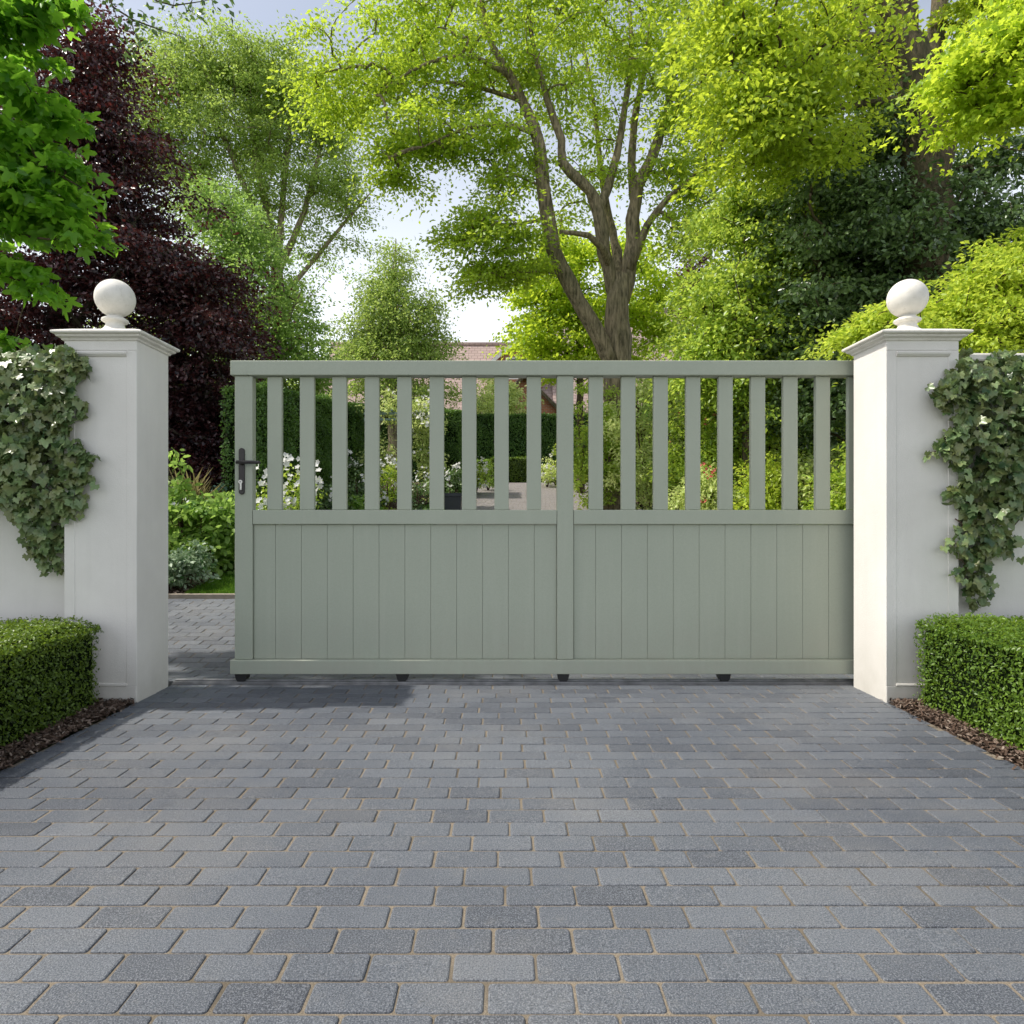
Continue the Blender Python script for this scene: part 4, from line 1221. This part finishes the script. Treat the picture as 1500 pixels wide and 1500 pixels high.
# overhanging maple at the upper left, close to the camera
Z = 5.1
plant('overhanging_maple', 'fresh green maple branches hanging in at the upper left corner', 'tree',
      [([(-6.6, 5.2, gzl(5.2) - .05), (-6.6, 5.2, 1.8), (-6.5, 5.2, 3.4), (-6.2, 5.2, 6.0)], [.16, .14, .11, .07]),
       ([(-6.5, 5.2, 3.1), (-5.0, 5.15, 3.7), at(0, 190, Z), at(60, 240, Z), at(120, 275, Z)], [.07, .05, .025, .012, .004]),
       ([(-6.4, 5.2, 4.4), (-5.0, 5.15, 4.7), at(-20, 30, Z), at(60, 25, Z), at(105, 10, Z)], [.07, .05, .025, .014, .004]),
       ([(-5.0, 5.15, 3.65), at(-40, 300, Z), at(30, 345, Z), at(100, 350, Z)], [.03, .018, .011, .004]),
       ([(-6.55, 5.2, 2.6), (-5.0, 5.2, 2.85), at(0, 400, Z), at(45, 430, Z)], [.04, .025, .012, .003])],
      [lb(25, 30, Z, 45, 34, .3, 24), lb(80, 15, Z, 24, 16, .22, 8), lb(20, 120, Z, 30, 22, .3, 10), lb(55, 160, Z, 36, 14, .25, 9), lb(20, 215, Z, 40, 36, .32, 24), lb(80, 245, Z, 36, 14, .25, 9), lb(40, 290, Z, 55, 32, .32, 24), lb(115, 290, Z, 18, 12, .14, 4), lb(85, 332, Z, 36, 18, .24, 10), lb(10, 335, Z, 26, 24, .24, 9),
       lb(18, 395, Z, 28, 20, .22, 8), lb(45, 428, Z, 16, 8, .14, 3), lb(6, 497, Z, 16, 7, .14, 4), lb(-60, 60, Z, 60, 100, .5, 40), lb(-60, 280, Z, 55, 110, .5, 40), lb(-240, 100, Z, 110, 150, .7, 50)],
      L['maple'], M['bark_dark'], .092, 20, .15, .6, .0035, tmpl=T_MAPLE, up=1.0, maxr=.03, dens=1.0, rough=.45, part=.72, spray=.9)
Z = 7.6
plant('twiggy_ash', 'thin dark twigs with few leaves hanging in at the top edge', 'tree',
      [([(-8.6, 7.8, gzl(7.8) - .05), (-8.6, 7.8, 4.0), (-8.0, 7.7, 7.4), (-6.4, 7.6, 7.7)], [.12, .1, .07, .04]),
       ([(-6.4, 7.6, 7.7), at(120, -70, Z), at(165, 10, Z), at(225, 40, Z), at(270, 55, Z)], [.04, .02, .011, .007, .002]),
       ([at(140, -50, Z), at(210, -10, Z), at(255, 8, Z), at(330, -6, Z)], [.015, .01, .007, .002])],
      [lb(170, 12, Z, 16, 12, .2, 5), lb(215, 30, Z, 24, 14, .2, 5), lb(255, 8, Z, 30, 10, .2, 5), lb(300, 0, Z, 18, 8, .2, 4), lb(190, 60, Z, 18, 18, .2, 4), lb(130, -90, Z, 90, 60, .5, 20)],
      L['dark'], M['bark_dark'], .08, 9, .2, .6, .0034, up=.6)

# distant trees closing the view
for i, (x, y, h, r, key, lab) in enumerate([(-24, 46, 15, 6, 'olive', 'distant olive green tree far beyond the purple tree'), (-14, 52, 12, 5, 'pale', 'distant pale green tree behind the tall many stemmed tree'),
                                            (15, 44, 15, 6, 'mixed', 'distant mixed green tree right of the house'), (24, 40, 16, 6, 'olive', 'distant olive tree behind the dark evergreen')]):
    g = gzl(y)
    plant('distant_tree', lab, 'tree', [([(x, y, g - .1), (x, y, g + h * .35), (x + .3, y, g + h * .8)], [.35, .28, .08])],
          [((x, y, g + h * .6), (r, r, h * .38), 130), ((x - r * .4, y, g + h * .42), (r * .8, r * .8, h * .25), 60)], L[key], M['bark_dark'], .34, 60, 1.2, .65, .02, group='distant trees')
Z = 30
plant('purple_plum', 'small dark purple leaved tree right of the forked trunk in front of the roof', 'tree',
      [([(at(1012, 600, Z)[0], Z, gzl(Z) - .1), at(1012, 520, Z), at(1010, 420, Z)], [.12, .1, .03])], [lb(1012, 400, Z, 22, 30, .8, 26), lb(1018, 450, Z, 22, 30, .8, 26)], L['copper'], M['bark_red'], .2, 50, .6, .7, .01)

# ------------------------------------------------------------------ garden behind the gate
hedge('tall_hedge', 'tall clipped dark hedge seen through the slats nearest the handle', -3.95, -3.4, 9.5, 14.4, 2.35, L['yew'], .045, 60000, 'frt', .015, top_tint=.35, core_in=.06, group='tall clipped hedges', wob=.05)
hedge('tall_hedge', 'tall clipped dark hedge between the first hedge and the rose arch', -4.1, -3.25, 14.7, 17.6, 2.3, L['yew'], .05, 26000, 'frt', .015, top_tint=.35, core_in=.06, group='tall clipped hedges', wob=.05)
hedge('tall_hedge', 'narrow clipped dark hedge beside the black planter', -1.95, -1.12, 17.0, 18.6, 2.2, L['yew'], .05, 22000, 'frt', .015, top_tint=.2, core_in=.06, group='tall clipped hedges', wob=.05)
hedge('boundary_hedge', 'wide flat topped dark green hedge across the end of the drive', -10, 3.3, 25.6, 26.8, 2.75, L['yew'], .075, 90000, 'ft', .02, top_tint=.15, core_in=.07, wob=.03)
hedge('boundary_hedge', 'dark hedge filling the space under the purple tree', -16, -4.6, 13.2, 14.4, 2.6, L['yew'], .07, 40000, 'frt', .03, core_in=.08, wob=.08)
hedge('boundary_hedge', 'tall loose green hedge behind the sunlit border shrubs', 3.6, 14, 16.5, 17.6, 3.0, L['mixed'], .09, 40000, 'flt', .05, top_tint=.1, core_in=.09, wob=.12)
hedge('low_hedge', 'low clipped box hedge at the end of the drive', -.45, .72, 22.2, 23.2, .82, L['box_dark'], .06, 9000, 'flrt', .012, top_tint=.35, core_in=.05, group='hedges at the end of the drive', wob=.02)
hedge('low_hedge', 'lower light green hedge behind the round clipped bush', -1.5, -.5, 21.9, 22.7, .72, L['box'], .06, 7000, 'flrt', .012, top_tint=.3, core_in=.05, group='hedges at the end of the drive', wob=.02)

bush('clipped_bush', 'rounded bright green bush at the left edge of the far drive', 'bush', -.48, 19.2, .28, .28, .75, L['box'], 44, .05, 40, .14)
bush('flowering_bush', 'small bush covered in white flowers beside the far rounded bush', 'flowering bush', -.78, 18.2, .22, .22, .75, L['mixed'], 26, .05, 34, .14, (L['petal'], 20, .07, 6))
bush('golden_bush', 'pale yellow rounded bush rising behind the far hedge', 'bush', -.3, 28.6, 1.35, 1.1, 4.7, L['cream'], 190, .15, 70, .42)
bush('grassy_clump', 'yellow green low planting at the right end of the far drive', 'plant', 1.55, 20.9, .55, .4, .85, L['gold'], 36, .07, 40, .2)
bush('flowering_bush', 'pale bush with small white blooms right of the far low hedge', 'flowering bush', 1.25, 20.3, .3, .3, .8, L['cream'], 26, .06, 34, .16, (L['petal'], 10, .07, 5))
bush('low_shrub', 'green low shrub between the far drive and the bright shrubs', 'shrub', 2.6, 19.6, .6, .5, 1.0, L['mixed'], 44, .07, 46, .2)

# borders left of the inner drive
bush('white_rose', 'white flowered bush just behind the handle stile', 'flowering bush', -3.02, 8.75, .26, .22, 1.02, L['mixed'], 34, .06, 34, .14, (L['petal'], 16, .085, 7))
bush('white_rose', 'white flowered bush between the first and third slats', 'flowering bush', -2.78, 9.15, .24, .22, 1.12, L['mixed'], 34, .06, 34, .14, (L['petal'], 18, .085, 7))
bush('white_rose', 'dark bush with a single white cluster in front of the tall hedge', 'flowering bush', -2.75, 10.9, .3, .25, .95, L['dark'], 36, .06, 36, .15, (L['petal'], 6, .06, 6))
bush('white_rose', 'white flowered bush left of the rose arch', 'flowering bush', -2.55, 12.2, .3, .25, 1.15, L['dark'], 36, .06, 36, .16, (L['petal'], 13, .07, 6))
bush('white_rose', 'bushy plant with white flowers below the rose arch', 'flowering bush', -2.2, 12.6, .3, .25, 1.05, L['mixed'], 36, .06, 36, .16, (L['petal'], 10, .07, 6))
bush('fern', 'green leafy clump at the foot of the tall hedge', 'plant', -2.45, 11.2, .3, .25, .6, L['lime'], 26, .09, 30, .16)
bush('white_rose', 'low white flowered plant beside the black planter', 'flowering bush', -1.75, 13.3, .28, .25, .8, L['dark'], 28, .06, 36, .15, (L['petal'], 10, .06, 6))

# rose arch
ar = empty('rose_arch', (-2.2, 15, gzl(15)))
tag(ar, 'blue green timber garden arch carrying a white climbing rose', 'garden arch')
for sx in (-2.85, -1.55):
    for sy in (14.75, 15.25):
        bm = bmesh.new(); box(bm, sx - .03, sx + .03, sy - .03, sy + .03, gzl(sy) - .05, 3.30, .005); obj('post', bm, M['trellis'], ar)
for z in (3.33, 3.20):
    for sy in (14.75, 15.25):
        bm = bmesh.new()
        box(bm, -3.05, -1.35, sy - .02, sy + .02, z - .025, z + .025, .004)
        obj('rail', bm, M['trellis'], ar)
for i in range(7):
    bm = bmesh.new()
    box(bm, -2.95 + i * .25, -2.91 + i * .25, 14.6, 15.4, 3.358, 3.40, .004)
    obj('cross_bar', bm, M['trellis'], ar)
rt, cents = plant('climbing_rose', 'white climbing rose smothering the garden arch', 'climbing rose',
                  [([(-1.6, 15, gzl(15) - .05), (-1.58, 14.95, 2.4), (-1.7, 15, 3.3), (-2.3, 15, 3.5)], [.03, .025, .018, .008]), ([(-2.8, 15, gzl(15) - .05), (-2.82, 14.95, 2.4), (-2.7, 15, 3.3)], [.025, .02, .008])],
                  [((-1.75, 14.85, 3.1), (.45, .4, .55), 60), ((-2.35, 14.9, 3.45), (.7, .4, .28), 50), ((-1.65, 14.9, 2.2), (.32, .3, .7), 44), ((-2.75, 14.95, 2.3), (.25, .3, .7), 36)],
                  L['cream'], M['stem'], .07, 40, .18, .7, .004)
pk_ = cents[rng.permutation(60)[:26]]
blooms(rt, pk_ + np.array([0, -.22, .04]), L['petal'], .085, 5, .07)
pk_ = cents[60 + rng.permutation(90)[:14]]
blooms(rt, pk_ + np.array([0, -.2, .04]), L['petal'], .07, 4, .06)

# planter
pt = empty('planter', (-1.04, 13.6, gzl(13.6)))
tag(pt, 'square black planter with white flowers standing at the edge of the drive', 'planter')
g = gzl(13.6)
bm = bmesh.new()
square_stack(bm, -1.04, 13.6, .17, .17, [(-.03, g - .06), (-.02, g + .02), (.0, g + .38), (.022, g + .385), (.022, g + .45), (-.02, g + .45), (-.03, g + .40)])
obj('pot', bm, M['planter'], pt)
bush('planter_flowers', 'white flowers growing in the black planter', 'flowers', -1.04, 13.6, .17, .17, .75, L['dark'], 20, .05, 30, .09, (L['petal'], 11, .05, 5), low=.9)

# planting seen through the gap beside the shaded pillar
bush('leafy_shrub', 'bright green leafy shrub seen in the open gap beside the gate', 'shrub', -3.66, 8.15, .50, .36, .92, L['lime'], 90, .085, 38, .16, (L['petal'], 2, .05, 2), tmpl=T_OVAL)
bush('leafy_shrub', 'tall slim leafy shoot rising at the edge of the shaded pillar', 'shrub', -3.93, 8.2, .15, .15, 1.3, L['lime'], 22, .085, 24, .13, tmpl=T_OVAL)
bush('leafy_shrub', 'green leafy shrub close behind the handle stile', 'shrub', -3.22, 8.35, .28, .25, .78, L['lime'], 44, .08, 34, .14, (L['petal'], 3, .05, 2), tmpl=T_OVAL)
bush('variegated_shrub', 'low white edged variegated shrub at the corner of the lawn', 'shrub', -3.48, 7.32, .30, .22, .42, L['variegated'], 60, .055, 34, .11, tvar=.35)
bush('bluish_shrub', 'small blue green shrub in the shade under the purple tree', 'shrub', -3.75, 9.3, .32, .25, .85, L['bluegreen'], 40, .06, 34, .15)
bush('green_shrub', 'dark green shrub behind the tall leafy shoot', 'shrub', -4.7, 8.8, .5, .4, 1.3, L['dark'], 60, .07, 40, .2)
go = empty('ornamental_grass', (-4.0, 8.75, gzl(8.75))); tag(go, 'straw coloured ornamental grass above the leafy shrub', 'ornamental grass')
nb = 260
base = np.array([-4.02, 8.75, gzl(8.75) + .58]) + rng.normal(size=(nb, 3)) * np.array([.05, .05, .1])
td = rng.normal(size=(nb, 3)) * .35 + np.array([0, 0, 1])
leaf_cloud('blades', base, rng.normal(size=(nb, 3)), .35 + .25 * rng.random(nb), T_BLADE, rng.random(nb), L['straw'], go, td)
bm = bmesh.new()
for i in range(24):
    a = random.random() * 6.28
    tube(bm, [(-4.02 + .02 * math.cos(a), 8.75 + .02 * math.sin(a), gzl(8.75) - .02), (-4.02 + .08 * math.cos(a), 8.75 + .06 * math.sin(a), gzl(8.75) + .6)], [.004, .003], 4)
obj('stems', bm, M['green_stem'], go)

# bright shrubs behind the long part of the gate
RS = [(1.85, 13.6, .75, .6, 2.35, 'mixed', 'large sunlit shrub right of the gate centre post', None),
      (2.75, 12.6, .75, .6, 2.75, 'cream', 'cream and green shrub behind the third bay slats right of centre', None),
      (3.35, 11.9, .6, .5, 2.2, 'mixed', 'mid green shrub with red flowers behind the gate', (L['pink'], 7, .06, 4)),
      (3.2, 10.9, .5, .4, 1.05, 'cream', 'low pale shrub with pink red flowers behind the gate', (L['pink'], 7, .055, 4)),
      (4.1, 11.6, .8, .6, 2.3, 'mixed', 'tall leafy shrub under the sunlit tree', None),
      (4.0, 10.4, .5, .4, 1.25, 'gold', 'low golden shrub in the middle of the right hand border', None),
      (4.75, 10.3, .55, .45, 1.35, 'cream', 'pale yellow green shrub below the dark evergreen', None),
      (4.5, 9.2, .45, .35, 1.0, 'mixed', 'low bushy green shrub near the sunlit pillar', (L['petal'], 4, .05, 3)),
      (5.0, 9.0, .5, .4, 1.9, 'mixed', 'upright green shrub just left of the sunlit pillar', (L['petal'], 4, .05, 3)),
      (5.9, 9.3, .8, .6, 2.6, 'dark', 'dark shrub hidden mostly behind the sunlit pillar', None),
      (3.0, 15.2, .7, .6, 2.4, 'lime', 'light green shrub far back beside the drive', None)]
for (x, y, rx, ry, h, key, lab, bl) in RS:
    bush('border_shrub', lab, 'shrub', x, y, rx, ry, h, L[key], int(70 + 70 * h * rx), .07, 52, .20, bl)

# ------------------------------------------------------------------ light, sky, camera
EL, AZ = 55.0, 271.0        # sun height; azimuth clockwise from +Y
w = bpy.data.worlds.new('World')
scene.world = w
w.use_nodes = True
nt = w.node_tree
bg = nt.nodes['Background']
sky = nt.nodes.new('ShaderNodeTexSky')
sky.sky_type = 'NISHITA'
sky.sun_disc = False
sky.sun_elevation = R(EL)
sky.sun_rotation = R(AZ)
sky.air_density = 1.0
sky.dust_density = 3.5
sky.ozone_density = 1.0
tc = nt.nodes.new('ShaderNodeTexCoord')
sep = nt.nodes.new('ShaderNodeSeparateXYZ')
nt.links.new(tc.outputs['Generated'], sep.inputs[0])
mr = nt.nodes.new('ShaderNodeMapRange')          # bright summer haze, thickest towards the horizon
mr.inputs[1].default_value = .05; mr.inputs[2].default_value = .56
mr.inputs[3].default_value = .95; mr.inputs[4].default_value = .17
nt.links.new(sep.outputs['Z'], mr.inputs[0])
hz = mix(nt, mr.outputs[0], sky.outputs[0], (11.0, 11.3, 11.5))
nt.links.new(hz, bg.inputs['Color'])
bg.inputs['Strength'].default_value = 0.15
sun = bpy.data.lights.new('sun', 'SUN')
sun.energy = 4.7
sun.angle = R(1.0)
sun.color = (1.0, .95, .86)
so = bpy.data.objects.new('sun', sun)
COL.objects.link(so)
d = Vector((math.sin(R(AZ)) * math.cos(R(EL)), math.cos(R(AZ)) * math.cos(R(EL)), math.sin(R(EL))))
so.rotation_euler = (-d).to_track_quat('-Z', 'Y').to_euler()
so.location = d * 30

cam = bpy.data.cameras.new('camera')
cam.sensor_width = 36
cam.lens = 36 * FPX / 1500
cam.shift_x = (750 - VX) / 1500
cam.shift_y = (VY - 750) / 1500
cam.clip_start = .05
cam.clip_end = 2000
co = bpy.data.objects.new('camera', cam)
COL.objects.link(co)
co.location = (0, 0, EYE)
co.rotation_euler = (R(90), 0, 0)
scene.camera = co
scene.render.resolution_x = scene.render.resolution_y = 1024
scene.view_settings.view_transform = 'Standard'
scene.view_settings.look = 'None'
scene.view_settings.exposure = 0
scene.view_settings.gamma = 1
scene.cycles.max_bounces = 6
scene.cycles.diffuse_bounces = 2
scene.cycles.transmission_bounces = 4
scene.cycles.use_denoising = True
scene.cycles.use_adaptive_sampling = True
scene.cycles.adaptive_threshold = .02
